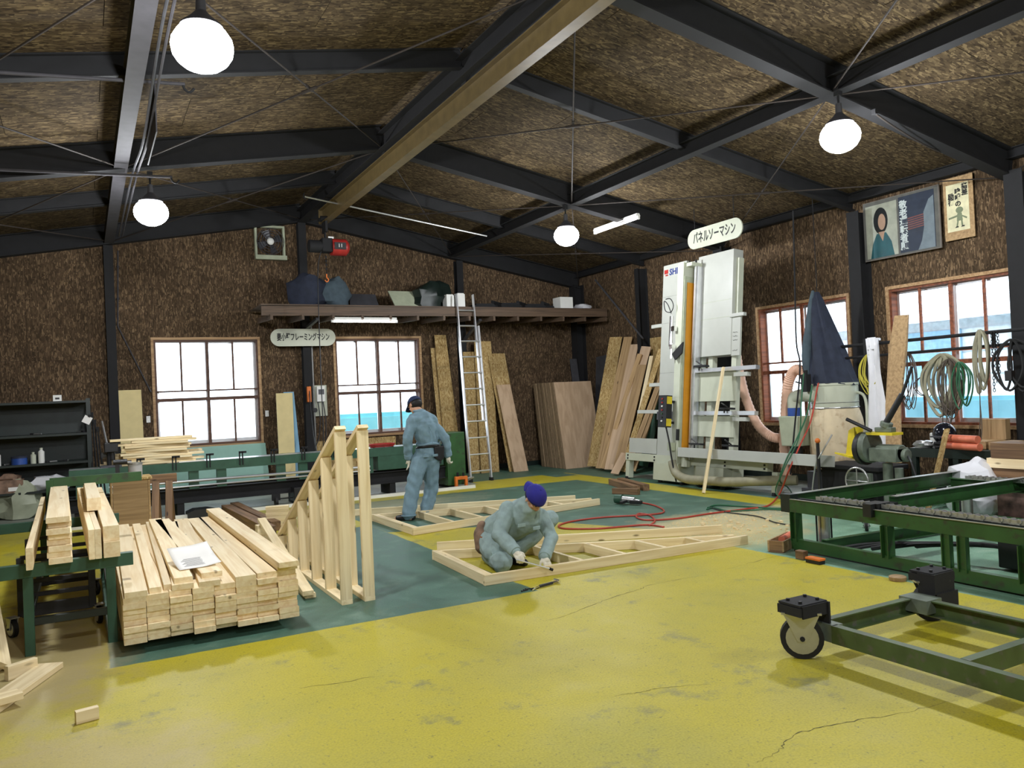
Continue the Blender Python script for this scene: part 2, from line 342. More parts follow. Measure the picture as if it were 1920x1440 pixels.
M=dict(
 floor=floorm(),
 osb_wall=osbm('osb_wall',(60,60,14),[srgb(64,54,42),srgb(82,68,52),srgb(96,80,62),srgb(136,116,90)]),
 osb_ceil=osbm('osb_ceiling',(9,46,46),[srgb(50,42,32),srgb(76,65,48),srgb(88,76,56),srgb(122,108,80)]),
 osb_new=osbm('osb_board',(62,62,18),[srgb(150,122,76),srgb(180,154,104),srgb(192,168,116),srgb(212,192,142)]),
 backing=plain('dark_stud_backing',srgb(40,30,22),.9),
 steel=plain('black_brown_painted_steel',srgb(19,19,21),.8,0,.15),
 steelgrey=plain('grey_painted_steel',srgb(78,78,82),.45,.3),
 strutgrey=plain('dull_grey_strut_paint',srgb(62,60,64),.8,0,.12),
 rod=plain('rusty_rod',srgb(44,36,30),.8,0,.1),
 backlitbrown=woodm('backlit_brown_window_wood',srgb(104,72,56),srgb(66,44,34),False),  # darker copy of the brown window wood, backlit shade put into the colour
 olive=plain('olive_painted_rail',srgb(104,88,54),.45),
 galv=plain('galvanised_metal',srgb(190,190,188),.35,.8,.1),
 chrome=plain('bright_chrome',(.85,.85,.87),.15,1,.03),
 alu=plain('aluminium',(.75,.76,.78),.32,.85,.06,6),
 casing=woodm('pale_window_casing',srgb(196,160,116),srgb(150,112,72),False),
 brown=woodm('brown_window_wood',srgb(150,84,52),srgb(96,50,30),False),
 glass=glassm('window_glass'),
 pine=woodm('fresh_pine',srgb(246,228,188),srgb(228,200,150),vary=.13),
 pine2=woodm('pale_pine_frame',srgb(242,224,182),srgb(216,192,142),vary=.1),
 oldwood=woodm('weathered_wood',srgb(146,112,78),srgb(86,62,42)),
 beamwood=woodm('shelf_beam_wood',srgb(96,76,58),srgb(62,48,36)),
 tanwood=woodm('tan_board',srgb(184,152,108),srgb(146,116,78)),
 ply=woodm('plywood_face',srgb(196,168,138),srgb(172,144,114),False,vary=.12,sc=.5,up=True),
 plyh=woodm('plywood_strip',srgb(196,168,138),srgb(172,144,114),False,vary=.12,sc=.5),
 plyedge=woodm('plywood_edge',srgb(168,144,112),srgb(110,90,66),False,vary=.4,sc=3,up=True),
 green=plain('machine_green_paint',srgb(46,86,42),.42,.0,.14,5,dirt=srgb(48,56,40)),
 dgreen=plain('dark_green_paint',srgb(24,36,31),.45,0,.15),
 olivegreen=plain('worn_olive_green_paint',srgb(70,88,50),.45,.0,.18,6,dirt=srgb(84,84,74)),
 mgreen=plain('teal_green_paint',srgb(46,84,64),.45,0,.12),
 black=plain('black_plastic',srgb(26,26,28),.45),
 rubber=plain('black_rubber',srgb(22,22,22),.75),
 sawwhite=plain('cream_white_enamel',srgb(180,182,174),.4,0,.03,4),
 white=plain('white_paint',srgb(232,232,226),.35,0,.04,4),
 cream=plain('cream_machine_paint',srgb(192,196,176),.4,0,.05,4),
 greyg=plain('grey_green_paint',srgb(172,178,152),.5,0,.08),
 paper=plain('paper_white',srgb(240,238,232),.8,0,.02),
 ink=plain('black_ink',srgb(18,18,18),.6,0,.02),
 mint=plain('mint_insulation_board',srgb(150,190,176),.8,0,.03),
 greyjoint=plain('grey_joint',srgb(150,150,144),.6),
 skyblue=plain('pale_blue_foam',srgb(128,170,196),.8,0,.04),
 creamfoam=plain('cream_foam',srgb(222,204,148),.8,0,.04),
 red=plain('red_plastic',srgb(168,44,38),.45),
 orange=plain('orange_plastic',srgb(224,118,40),.45),
 coral=plain('coral_orange_sheet',srgb(226,124,92),.5),
 yellow=plain('yellow_plastic',srgb(222,200,44),.5),
 amber=plain('amber_guard_strip',srgb(214,146,30),.45,0,.04),
 navy=plain('navy_cloth',srgb(40,46,62),.9,0,.15,10,.3),
 blue=plain('blue_plastic',srgb(40,76,150),.5),
 skin=plain('skin',srgb(206,158,128),.55,0,.05),
 hair=plain('black_hair',srgb(22,19,18),.7),
 glove=plain('white_cotton_glove',srgb(222,216,196),.9,0,.08,30,.3),
 work=plain('blue_grey_workwear',srgb(122,150,164),.85,0,.1,14,.35),
 work2=plain('grey_green_workwear',srgb(146,166,164),.85,0,.1,14,.35),
 cap1=plain('dark_navy_cap',srgb(30,44,78),.85,0,.08),
 cap2=plain('royal_blue_cap',srgb(32,30,132),.8,0,.1),
 leather=plain('worn_leather',srgb(140,112,92),.75,0,.25,12,.3),
 leatherb=plain('brown_leather',srgb(170,96,44),.7,0,.15),
 hose=plain('flesh_pink_duct',srgb(226,182,156),.5,0,.06),
 duct=plain('olive_grey_duct',srgb(150,146,122),.6),
 bagcloth=plain('grey_filter_cloth',srgb(70,84,92),.95,0,.12,10,.3),
 dustbag=plain('dusty_translucent_bag',srgb(214,196,162),.6,0,.14,3,.2,dirt=srgb(176,150,116)),
 film=plain('white_plastic_film',srgb(234,234,238),.35,0,.03,5,.2),
 saw=plain('grey_green_cast_metal',srgb(112,122,108),.45,.2,.2),
 lampglow=emis('lamp_glow',(.93,.96,1.0),40),
 tubeglow=emis('fluorescent_glow',(1,.93,.88),14),
 dust=plain('sawdust',srgb(226,204,150),.95,0,.1),
 redhose=plain('red_air_hose',srgb(176,62,44),.5), greenhose=plain('green_air_hose',srgb(36,96,62),.5),
 yrope=plain('yellow_rope',srgb(196,184,70),.8), wire=plain('steel_wire_rope',srgb(96,86,76),.6,.3),
)
# ---------------------------------------------------------------- the hall
XL,XR,YF,YB=-2.6,10.24,-7.0,15.5; XM=3.84
def roof(x,apex=5.47): return apex-.18*abs(x-XM)
floor=build(MB().box(XL-.3,XR+.3,YF-.3,YB+.3,-.2,0),'floor',M['floor'],kind='structure',keep=True)
WIN={'back':[(1.15,2.95,.93,2.86),(4.44,6.22,.93,2.86)],'right':[(8.13,9.93,.93,2.86),(5.63,7.42,.93,2.86)]}
def subtract(r,holes):
    rs=[r]
    for (a,b,c,d) in holes:
        out=[]
        for (x0,x1,z0,z1) in rs:
            if x1<=a or x0>=b or z1<=c or z0>=d: out.append((x0,x1,z0,z1)); continue
            if x0<a: out.append((x0,a,z0,z1))
            if x1>b: out.append((b,x1,z0,z1))
            if z0<c: out.append((max(x0,a),min(x1,b),z0,c))
            if z1>d: out.append((max(x0,a),min(x1,b),d,z1))
        rs=out
    return rs
def clip(poly,top):
    """keep the part of a (a,z) polygon below z=top(a), top linear"""
    out=[]; n=len(poly)
    for i in range(n):
        p,q=poly[i],poly[(i+1)%n]; dp=top(p[0])-p[1]; dq=top(q[0])-q[1]
        if dp>=0: out.append(p)
        if (dp>=0)!=(dq>=0):
            t=dp/(dp-dq); out.append((p[0]+(q[0]-p[0])*t,p[1]+(q[1]-p[1])*t))
    return out
def lin(x0): # roof line, linear on the side of the ridge that holds x0
    return (lambda a:5.46-.18*(XM-a)) if x0<XM else (lambda a:5.46-.18*(a-XM))
# back wall: stud backing with window openings, then osb panels fixed on it
mb=MB()
for half in ((XL,XM),(XM,XR)):
    for r in subtract((half[0],half[1],0,6),WIN['back']):
        p=clip([(r[0],r[2]),(r[1],r[2]),(r[1],r[3]),(r[0],r[3])],lin((r[0]+r[1])/2))
        if len(p)>2: mb.prism([(a,YB,z) for a,z in p],(0,.16,0))
wb=build(mb,'wall_back',M['backing'],kind='structure',keep=True)
mb=MB()
for r in subtract((YF,YB,0,4.32),WIN['right']): mb.box(XR,XR+.16,r[0],r[1],r[2],r[3])
wr=build(mb,'wall_right',M['backing'],kind='structure',keep=True)
wl=build(MB().box(XL-.16,XL,YF,YB,0,4.32),'wall_left',M['osb_wall'],kind='structure',keep=True)
mb=MB(); mb.prism([(XL,YF,0),(XR,YF,0),(XR,YF,roof(XR)),(XM,YF,5.47),(XL,YF,roof(XL))],(0,-.16,0))
wf=build(mb,'wall_front',M['osb_wall'],kind='structure',keep=True)
def panels(parent,holes,a0,a1,side):
    a=a0
    while a<a1-.01:
        b=min(a+.91,a1)
        if side=='back' and a<XM-.01<b-.02: segs=[(a,XM),(XM,b)]
        else: segs=[(a,b)]
        for s0,s1 in segs:
            for z0,z1 in ((.1,2.52),(2.52,6.0 if side=='back' else 4.3)):
                for r in subtract((s0,s1,z0,z1),holes):
                    g=.0022; p=[(r[0]+g,r[2]+g),(r[1]-g,r[2]+g),(r[1]-g,r[3]-g),(r[0]+g,r[3]-g)]
                    if p[1][0]-p[0][0]<.03: continue
                    if side=='back':
                        f=lin((s0+s1)/2); p=clip(p,lambda q:f(q)-.01)
                    if len(p)<3: continue
                    d=.010+random.random()*.004
                    if side=='back': m_=MB().prism([(x,YB-d,z) for x,z in p],(0,d,0))
                    else: m_=MB().prism([(XR-d,y,z) for y,z in p],(d,0,0))
                    build(m_,'panel',M['osb_wall'],parent,ws=False)
        a=b
panels(wb,WIN['back'],XL,XR-.02,'back'); panels(wr,WIN['right'],1.8,YB-.02,'right')
# ceiling: two sloping decks, osb sheets laid along the slope
mb=MB()
for sgn in (-1,1):
    xe=XL-.2 if sgn<0 else XR+.2
    mb.prism([(XM,YF-.2,5.50),(xe,YF-.2,roof(xe,5.50)),(xe,YF-.2,roof(xe,5.62)),(XM,YF-.2,5.62)],(0,YB-YF+.5,0))
ceil_=build(mb,'ceiling',M['backing'],kind='structure',keep=True)
sl=math.atan(.18)
for sgn in (-1,1):
    y=1.0; row=0
    while y<YB-.05:
        y1=min(y+.91,YB); x=XM; k=0
        stepx=1.82*math.cos(sl)
        xs=[XM]+[XM+sgn*(stepx*(i+(.5 if row%2 else 1))) for i in range(5)]
        for i in range(len(xs)-1):
            xa,xb=xs[i],xs[i+1]
            lim=XR-.02 if sgn>0 else XL+.02
            if (xa-lim)*sgn>=-.03: break
            xb=min(xb,lim) if sgn>0 else max(xb,lim)
            g=.003; d=random.random()*.004
            xa2,xb2=xa+sgn*g,xb-sgn*g
            build(MB().prism([(xa2,y+g,roof(xa2)-d),(xb2,y+g,roof(xb2)-d),(xb2,y+g,roof(xb2)+.02),(xa2,y+g,roof(xa2)+.02)],(0,y1-y-2*g,0)),'panel',M['osb_ceil'],ceil_)
        y=y1; row+=1
if YF<1: 
    mb=MB()
    for sgn in (-1,1):
        xe=XR-.02 if sgn>0 else XL+.02
        mb.prism([(XM,YF,5.47),(xe,YF,roof(xe)),(xe,YF,roof(xe)+.02),(XM,YF,5.49)],(0,8.0-.003,0))
    build(mb,'deck_behind',M['osb_ceil'],ceil_)
# steel frames: deep rafters on the columns, shallow rafters between them
MAIN=[.6,5.62,10.62,15.38]; MID=[-1.9,3.1,7.93,12.95]
def rafter(y,apex,dep,wd,name):
    mb=MB(); o=dep/2
    for sgn in (-1,1):
        xe=XR-.03 if sgn>0 else XL+.03
        mb.hbeam((XM,y,apex+o),(xe,y,roof(xe,apex)+o),dep,wd,.014)
    return build(mb,name,M['steel'],kind='structure',keep=True)
for y in MAIN: rafter(y,5.12,.345,.17,'roof_rafter')
for y in MID: rafter(y,5.25,.215,.10,'roof_rafter')
mb=MB()
build(MB().hbeam((XM,YF,5.22),(XM,YB-.1,5.22),.24,.17,.012),'ridge_beam',M['steel'],kind='structure',keep=True)
build(MB().hbeam((.5,YF,4.62),(.5,YB-.1,4.62),.19,.15,.01),'purlin_strut',M['strutgrey'],kind='structure',keep=True)
build(MB().hbeam((6.98,YF,4.66),(6.98,YB-.1,4.66),.19,.15,.01),'purlin_strut',M['steel'],kind='structure',keep=True)
build(MB().hbeam((XR-.12,YF,4.28),(XR-.12,YB-.1,4.28),.13,.12,.01),'eave_beam',M['steel'],kind='structure',keep=True)
# columns
for x in (.48,XM,7.16): build(MB().hbeam((x,YB-.1,0),(x,YB-.1,roof(x,5.1)),.15,.15,.01,up=(0,1,0)),'column',M['steel'],kind='structure',keep=True)
for y,wd in ((15.35,.25),(12.95,.12),(10.6,.22),(7.78,.2),(5.5,.22),(2.9,.15)):
    build(MB().hbeam((XR-.13,y,0),(XR-.13,y,4.05),.24,wd,.012,up=(1,0,0)),'column',M['steel'],kind='structure',keep=True)
build(MB().box(XL,XR,YB-.03,YB-.012,0,.1),'baseboard_back',M['dgreen'],kind='structure',keep=True)
build(MB().box(XR-.03,XR-.012,1,YB-.03,0,.1),'baseboard_right',M['dgreen'],kind='structure',keep=True)
# roof bracing rods, crossed in every bay
def rod(a,b,name='brace_rod',r=.009,mat='rod'):
    mb=MB().cyl(a,b,r,6); c=(V(a)+V(b))/2; d=(V(b)-V(a)).normalized()*.1
    mb.cyl(c-d,c+d,r*2,6)
    return build(mb,name,M[mat],kind='structure',keep=True)
for (x0,x1) in ((XL,.5),(.5,XM),(XM,6.98),(6.98,XR-.1)):
    for (y0,y1) in ((.6,5.62),(5.62,10.62),(10.62,15.3)):
        for fl in (0,1):
            a=(x0,y0,roof(x0,5.16)); b=(x1,y1,roof(x1,5.16))
            if fl: a=(x0,y1,roof(x0,5.14)); b=(x1,y0,roof(x1,5.14))
            rod(a,b)
# ---------------------------------------------------------------- windows
def window(n,side,a0,a1,z0,z1,frame,label):
    e=thing('window_%d'%n,label,'window',kind='structure')
    def bx(mb,a,b,d0,d1,c,d):
        return mb.box(a,b,YB+d0,YB+d1,c,d) if side=='back' else mb.box(XR+d0,XR+d1,a,b,c,d)
    mb=MB(); t=.045
    bx(mb,a0-t,a1+t,-.03,.0,z1,z1+t); bx(mb,a0-t,a1+t,-.05,.0,z0-t,z0); bx(mb,a0-t,a0,-.03,.0,z0,z1); bx(mb,a1,a1+t,-.03,.0,z0,z1)
    build(mb,'casing',M['casing'],e)
    mb=MB(); s=.035
    bx(mb,a0,a1,-.005,.15,z1-s,z1); bx(mb,a0,a1,-.005,.15,z0,z0+s); bx(mb,a0,a0+s,-.005,.15,z0+s,z1-s); bx(mb,a1-s,a1,-.005,.15,z0+s,z1-s)
    build(mb,'window_frame',M[frame],e)
    zr1,zr2=1.93,1.775; q=(a1-a0)/4
    build(bx(MB(),a0+s,a1-s,.01,.05,zr1-.014,zr1+.014),'rail',M[frame],e)
    build(bx(MB(),a0+s,a1-s,.01,.06,zr2-.03,zr2+.03),'rail',M[frame],e)
    for i in (1,2,3):
        wd=.026 if i==2 else .016; c=a0+q*i
        build(bx(MB(),c-wd,c+wd,.015,.045,zr1+.014,z1-s),'mullion',M[frame],e)
        build(bx(MB(),c-wd,c+wd,.015,.045,z0+s,zr2-.03),'mullion',M[frame],e)
    c=a0+2*q; build(bx(MB(),c-.02,c+.02,.015,.045,zr2+.03,zr1-.014),'mullion',M[frame],e)
    # aluminium sliding sashes with their panes outside the wooden grille
    for k in (0,1):
        b0=a0+s+(a1-a0-2*s)*.5*k; b1=b0+(a1-a0-2*s)*.5; mb=MB(); d=.09+.03*k; g=.035
        bx(mb,b0,b1,d,d+.025,z1-s-g,z1-s); bx(mb,b0,b1,d,d+.025,z0+s,z0+s+g*1.6); bx(mb,b0,b0+g,d,d+.025,z0+s+g*1.6,z1-s-g); bx(mb,b1-g,b1,d,d+.025,z0+s+g*1.6,z1-s-g)
        sa=build(mb,'sash',M['alu'],e)
        build(bx(MB(),b0+g,b1-g,d+.010,d+.014,z0+s+g*1.6,z1-s-g),'glass_pane',M['glass'],sa)
    return e
window(1,'back',*WIN['back'][0],'backlitbrown','left window of the back wall above the mint board')
window(2,'back',*WIN['back'][1],'backlitbrown','back wall window behind the standing worker')
window(3,'right',*WIN['right'][0],'brown','right wall window half hidden by the dust collector')
window(4,'right',*WIN['right'][1],'brown','right wall window behind the hanging cables')
# outside: yard and the neighbours seen through the panes
yard=build(MB().box(-30,60,-30,60,-.4,-.21),'yard_ground',plain('pale_gravel',srgb(200,205,205),.9),kind='structure',keep=True)

nb_=thing('neighbour_house','pale neighbouring house seen through the right windows','house',(17,5,-.2))
build(MB().box(0,5,-4,9,0,3.0),'wall',plain('pale_siding',srgb(236,238,240),.8),nb_)
for k in range(6): build(MB().box(-.03,0,-4,9,.3+.5*k,.32+.5*k),'siding_joint',plain('siding_joint_strip',srgb(205,207,212),.8),nb_)
build(MB().prism([(-.4,-4.3,3.0),(5.4,-4.3,3.0),(2.5,-4.3,3.9)],(0,13.6,0)),'roof',plain('grey_roof_tile',srgb(228,228,232),.8,0,.3,6),nb_)
for y in (-1.5,2.2,5.6): build(MB().box(-.05,0,y,y+1.4,1.6,2.8),'window',plain('pale_blue_glazing',srgb(150,190,214),.3),nb_)
e_=thing('covered_stack','stack of material under a light blue sheet outside the right windows','stack',(14,5.5,-.2))
build(MB().box(-.6,.6,-2.6,4.6,0,1.35).box(-.55,.55,-2.5,4.5,1.35,1.42),'blue_cover',plain('light_blue_sheet',srgb(150,214,232),.5,0,.1,2),e_)
e_=thing('covered_stack','stack of material under a teal sheet outside the back window','stack',(6.8,19.5,-.2))
build(MB().box(-1.4,1.5,-.5,.8,0,1.4).box(-1.3,1.4,-.4,.7,1.4,1.5),'teal_cover',plain('teal_sheet',srgb(140,216,224),.5,0,.1,2),e_)

rc=random.Random(3)
for pl in ([(1010,1165),(1050,1158),(1110,1135),(1150,1120),(1200,1105),(1215,1098),(1280,1085),(1330,1078)],[(1150,1305),(1200,1298),(1240,1290),(1330,1283)],[(1420,1430),(1460,1408),(1480,1385),(1520,1368),(1600,1352),(1700,1335),(1790,1312)],[(560,1290),(640,1280),(700,1268)],[(1360,1068),(1420,1052),(1470,1040)]):
    P_=[F(u,v,0.0) for u,v in pl]; P_=crv(P_,8); n_=len(P_); vs=[]
    for i,p in enumerate(P_):
        t=(P_[min(i+1,n_-1)]-P_[max(i-1,0)]).normalized(); s_=V((-t.y,t.x,0)); j=rc.uniform(-.009,.009); w_=.0006+.0035*rc.random()*math.sin(pi*i/(n_-1))
        vs+=[p+s_*(j-w_)+V((0,0,.0006)),p+s_*(j+w_)+V((0,0,.0006))]
    build(MB().add(vs,[(2*i,2*i+2,2*i+3,2*i+1) for i in range(n_-1)]),'crack',plain('crack_dirt',srgb(84,82,46),.9),floor)
# ---------------------------------------------------------------- lamps
def pendant(loc,label,hidden=False):
    e=thing('pendant_lamp',label,'lamp',loc,group='high bay pendant lamps')
    m=MB().lathe([(.02,.34),(.03,.34),(.035,.24),(.08,.19),(.135,.145),(.14,.13),(.12,.12)],n=24)
    build(m,'reflector',M['steelgrey'],e,smooth=True)
    build(MB().ball((0,0,-.0),(.2,.2,.165),20),'bulb',M['lampglow'],e,smooth=True)
    build(MB().cyl((0,0,.34),(0,0,.5),.012,8).box(-.03,.03,-.03,.03,.42,.5),'stem',M['steel'],e)
    ld=bpy.data.lights.new('lamp_light','POINT'); ld.energy=LAMP_W; ld.color=(.93,.96,1.0); ld.shadow_soft_size=.12
    lo=bpy.data.objects.new('lamp_light',ld); COL.objects.link(lo); lo.parent=e; lo.location=(0,0,-.26); return e
for (x,y,z,l) in ((.78,5.55,4.0,'big glaring pendant lamp nearest the camera, upper left'),(.82,10.6,4.03,'glaring pendant lamp at the far left, before the back wall'),(6.84,10.6,4.08,'small glaring pendant lamp beside the fluorescent tube, far right'),(6.94,5.5,4.1,'glaring pendant lamp at upper right in front of the posters')):
    pendant((x,y,z),l)
for (x,y) in ((.8,.55),(6.9,.55),(.8,-4.4),(6.9,-4.4)): pendant((x,y,4.05),'pendant lamp behind the viewpoint')
def T(m3,o): return Matrix.Translation(V(o))@m3.to_4x4()
FACE_Y=Matrix(((1,0,0),(0,0,-1),(0,1,0)))       # lettering facing -Y (towards the viewer) on a back wall: x->X, y->Z
FACE_X=Matrix(((0,0,-1),(-1,0,0),(0,1,0)))      # lettering facing -X on the right wall: x->-Y, y->Z
# crane rail under the ridge with hangers, hoist and its cable
e=thing('crane_rail','long olive steel crane rail hung lengthwise under the roof ridge','rail',(3.9,0,4.8))
build(MB().hbeam((0,-6,.13),(0,14.05,.13),.26,.13,.014),'rail_beam',M['olive'],e)
for y in MAIN[:3]+MID[1:]:
    build(MB().box(-.05,.05,y-.06,y+.06,.26,.38).box(-.02,.02,y-.045,y+.045,.38,.5),'hanger',M['steel'],e)
build(MB().box(-.07,.07,14.05,14.07,0,.26),'end_stop',M['olive'],e)
e=thing('chain_hoist','red electric chain hoist hanging at the far end of the crane rail','hoist',(3.86,13.8,4.05))
build(MB().box(-.02,.02,-.12,.12,.55,.74).cyl((-.09,-.08,.79),(.09,-.08,.79),.035,12).cyl((-.09,.08,.79),(.09,.08,.79),.035,12).box(-.012,.012,-.03,.03,.42,.6),'trolley',M['steel'],e)
build(MB().cyl((-.3,0,.3),(.02,0,.3),.11,18).box(-.08,.1,-.11,.11,.2,.44),'motor',M['steel'],e,smooth=True,bevel=.01)
build(MB().cyl((.1,0,.3),(.36,0,.3),.15,20).cyl((.36,0,.3),(.41,0,.3),.15,20,.09),'gear_housing',M['red'],e,smooth=True)
g=build(MB().box(.12,.32,-.165,-.135,.24,.36),'rating_plate',M['black'],e)
text('11',.09,M['paper'],'plate_lettering',g,T(FACE_Y,(.22,-.168,.3)))
mb=MB()
for k in range(9): mb.lathe([(.012,-.004),(.02,0),(.012,.004)],(0,0,.12-.035*k),8,rotm(x=pi/2,z=(k%2)*pi/2))
build(mb,'chain',M['steel'],e)
build(MB().tube(crv([(0,0,-.18),(0,0,-.24),(.03,0,-.28),(0,0,-.32),(-.035,0,-.29)]),.011),'hook',M['orange'],e)
build(MB().tube(crv([(-.1,-.05,.2),(-.17,-.05,-.2),(-.19,-.05,-1.6),(-.2,-.05,-3.2),(-.15,.6,-3.35),(-.08,1.2,-2.6),(-.02,1.45,-2.1)]),.009),'control_cable',M['black'],e,smooth=True)
build(MB().box(-.08,.0,1.4,1.46,-2.42,-2.12),'push_button_box',M['orange'],e,bevel=.01)
# conduits and cables below the left strut
for y,z,x1 in ((7.8,4.6,.93),(10.35,4.42,1.05)):
    e=thing('conduit_pipe','thin grey pipe slung crosswise under the left roof slope at the %s frame'%('second' if y<9 else 'third'),'pipe',(.5,y,z))
    build(MB().cyl((-2.1,0,-.2 if y<9 else -.12),(x1-.5,0,.0),.017,8),'tube',M['strutgrey'],e); build(MB().tube(crv([(x1-.52,0,0),(x1-.5,0,-.05),(x1-.46,0,-.07),(x1-.42,0,-.03)]),.012),'hook',M['steel'],e)
e=thing('conduit_pipe','white pipe spanning from the crane rail end to the right roof strut','pipe',(3.35,13.1,5.03))
build(MB().cyl((0,0,0),(3.35,0,-.47),.016,8),'tube',M['galv'],e); build(MB().tube(crv([(0,0,.06),(-.02,0,0),(.02,0,-.04)]),.01),'hook',M['steel'],e)
e=thing('cable_run','pair of pale cables running along the left purlin strut','cable',(.62,0,4.5))
for k in (0,1): build(MB().tube(crv([(k*.05+.0,-2,.0),(k*.05,2,-.02),(.02+k*.04,5,.03),(k*.05,6.5,-.01),(.03+k*.04,9,-.08),(k*.05,10.6,-.05),(k*.05,14.5,0)]),.013,6),'cable',M['strutgrey' if k else 'steelgrey'],e,smooth=True)
build(MB().box(.70,.712,8.15,9.3,4.24,4.70),'thin_board',M['strutgrey'],None,'thin grey board hanging on edge beside the left roof strut','board')
# fluorescent fittings
def fluoro(loc,rz,rx,label,ln=1.22):
    e=thing('fluorescent_fitting',label,'lamp',loc,group='fluorescent batten lamps',rot=(0,rx,rz))
    build(MB().prism([(-ln/2,-.045,.0),(-ln/2,.045,0),(-ln/2,.025,.045),(-ln/2,-.025,.045)],(ln,0,0)),'housing',M['white'],e)
    build(MB().cyl((-ln/2+.03,0,-.03),(ln/2-.03,0,-.03),.017,10),'tube',M['tubeglow'],e)
    for s in (-1,1): build(MB().box(s*ln/2-.02,s*ln/2+.02,-.02,.02,-.05,0),'lamp_holder',M['white'],e)
    return e
fluoro((4.64,14.16,3.10),0,0,'lit fluorescent tube fixed under the edge of the loft shelf')
fluoro((7.96,10.8,4.38),pi/2,0,'lit fluorescent tube on the roof rafter near the small pendant lamp')
# exhaust fan
e=thing('exhaust_fan','round grey exhaust fan with a square guard high on the back wall','fan',(3.24,15.4,4.42))
mb=MB().box(-.28,.28,-.02,.07,-.02,.02).box(-.28,.28,-.02,.07,.56,.6).box(-.28,-.24,-.02,.07,.02,.56).box(.24,.28,-.02,.07,.02,.56).box(-.29,.29,-.1,.0,-.06,.02)
build(mb,'frame',M['greyg'],e)
mb=MB()
for r in (.25,.2,.15,.1): mb.tube([(r*math.cos(a*pi/12),-.05,.29+r*math.sin(a*pi/12)) for a in range(24)],.007,5,True)
for a in range(8): mb.cyl((0,-.05,.29),(.25*math.cos(a*pi/4),-.05,.29+.25*math.sin(a*pi/4)),.005,5)
build(mb,'guard',M['strutgrey'],e)
build(MB().ball((0,-.06,.29),(.07,.04,.07),12),'hub',M['white'],e,smooth=True)
for k in range(4):
    a=k*pi/2+.4; m3=Matrix.Rotation(-a,3,'Y')
    build(MB().prism([m3@V((.05,0,-.03))+V((0,0,.29)),m3@V((.22,-.03,-.07))+V((0,0,.29)),m3@V((.23,.03,.07))+V((0,0,.29)),m3@V((.05,.02,.03))+V((0,0,.29))],(0,.004,0)),'blade',M['steelgrey'],e)
# name boards
def nameboard(name,label,loc,w,h,m3,body,size,sx=.8):
    e=thing(name,label,'sign',loc); mb=MB(); r=h/2; pts=[]
    for k in range(13): a=-pi/2+pi*k/12; pts.append((w/2-r+r*math.cos(a),r*math.sin(a)))
    for k in range(13): a=pi/2+pi*k/12; pts.append((-w/2+r+r*math.cos(a),r*math.sin(a)))
    mb.prism([m3@V((x,y,0)) for x,y in pts],m3@V((0,0,-.02)))
    build(mb,'board',M['cream'],e); text(body,size,M['ink'],'lettering',e,m3.to_4x4()@Matrix.Translation((0,0,.002)),sx=sx,bold=.004)
    return e
nameboard('name_board','oblong white sign with black Japanese lettering between the back windows',(3.76,15.22,2.87),1.24,.33,FACE_Y,'妻小壁フレーミングマシン',.155,.54)
nb=nameboard('name_board','oblong white sign with black Japanese lettering above the panel saw',(9.0,9.6,4.03),1.25,.32,FACE_X,'パネルソーマシン',.205,.6)
build(MB().cyl((0.01,-.45,.14),(.01,-.45,.52),.006,6).cyl((0.01,.45,.14),(.01,.45,.52),.006,6),'hanger',M['steel'],nb)
# posters
def poly(pts,x,mat,name,par,y0,z0):
    """flat printed shape on a sheet facing the room; pts are (along, up) from the lower left corner"""
    return build(MB().prism([(x,y0-a,z0+b) for a,b in pts],(-.001,0,0)),name,M[mat] if isinstance(mat,str) else mat,par,ws=True)
e=thing('poster_sheet','large framed sheet under plastic film holding a portrait poster and a dark text poster','poster',(10.13,7.1,3.3))
build(MB().box(10.13,10.15,6.53,7.70,3.3,4.15),'backing_board',plain('poster_backing',srgb(120,112,104),.7),e,ws=True)
y0,z0,x=7.66,3.33,10.129
poly([(0,0),(.50,0),(.50,.76),(0,.76)],x,plain('poster_cream',srgb(196,188,166),.35),'portrait_poster',e,y0,z0)
el=lambda cx,cy,rx,ry,n=20:[(cx+rx*math.cos(2*pi*k/n),cy+ry*math.sin(2*pi*k/n)) for k in range(n)]
poly(el(.24,.52,.115,.19),x-.0012,'hair','printed_hair',e,y0,z0)
poly([(.06,0),(.44,0),(.40,.2),(.32,.34),(.17,.34),(.1,.2)],x-.0018,plain('teal_print',srgb(26,92,98),.5),'printed_jacket',e,y0,z0)
poly([(.2,.36),(.3,.36),(.265,.22)],x-.0024,'skin','printed_neck',e,y0,z0)
poly(el(.26,.50,.06,.115),x-.0030,'skin','printed_face',e,y0,z0)
dk=plain('dark_blue_print',srgb(52,56,74),.5); poly([(.53,0),(1.06,0),(1.06,.78),(.53,.78)],x,dk,'text_poster',e,y0,z0)
poly([(.8,0),(1.05,0),(1.05,.7),(.98,.66),(.9,.5),(.9,.3),(.86,.12)],x-.0012,plain('pale_blue_print',srgb(140,146,152),.5),'printed_curve',e,y0,z0)
for k in range(6): poly([(.66,.30+k*.03),(.9,.315+k*.03),(.9,.33+k*.03),(.66,.315+k*.03)],x-.0014,plain('dull_red_print',srgb(150,84,76),.5),'printed_band',e,y0,z0)
for k,ch in enumerate('敬老運転者願'[0:6]):
    text(ch,.12,M['paper'],'lettering',e,T(FACE_X,(10.126-10.13,y0-.60-7.1,z0+.66-.115*k-3.3)),bold=.004)
build(MB().box(10.118,10.12,6.54,7.69,3.31,4.14),'film',M['glass'],e,ws=True)
e=thing('safety_poster','narrow pale poster with vertical Japanese lettering and a drawn pointing figure on brown card','poster',(10.15,6.29,3.38))
build(MB().box(10.16,10.17,6.09,6.49,3.37,4.19),'backing_card',M['tanwood'],e,ws=True)
y0,z0,x=6.45,3.48,10.159
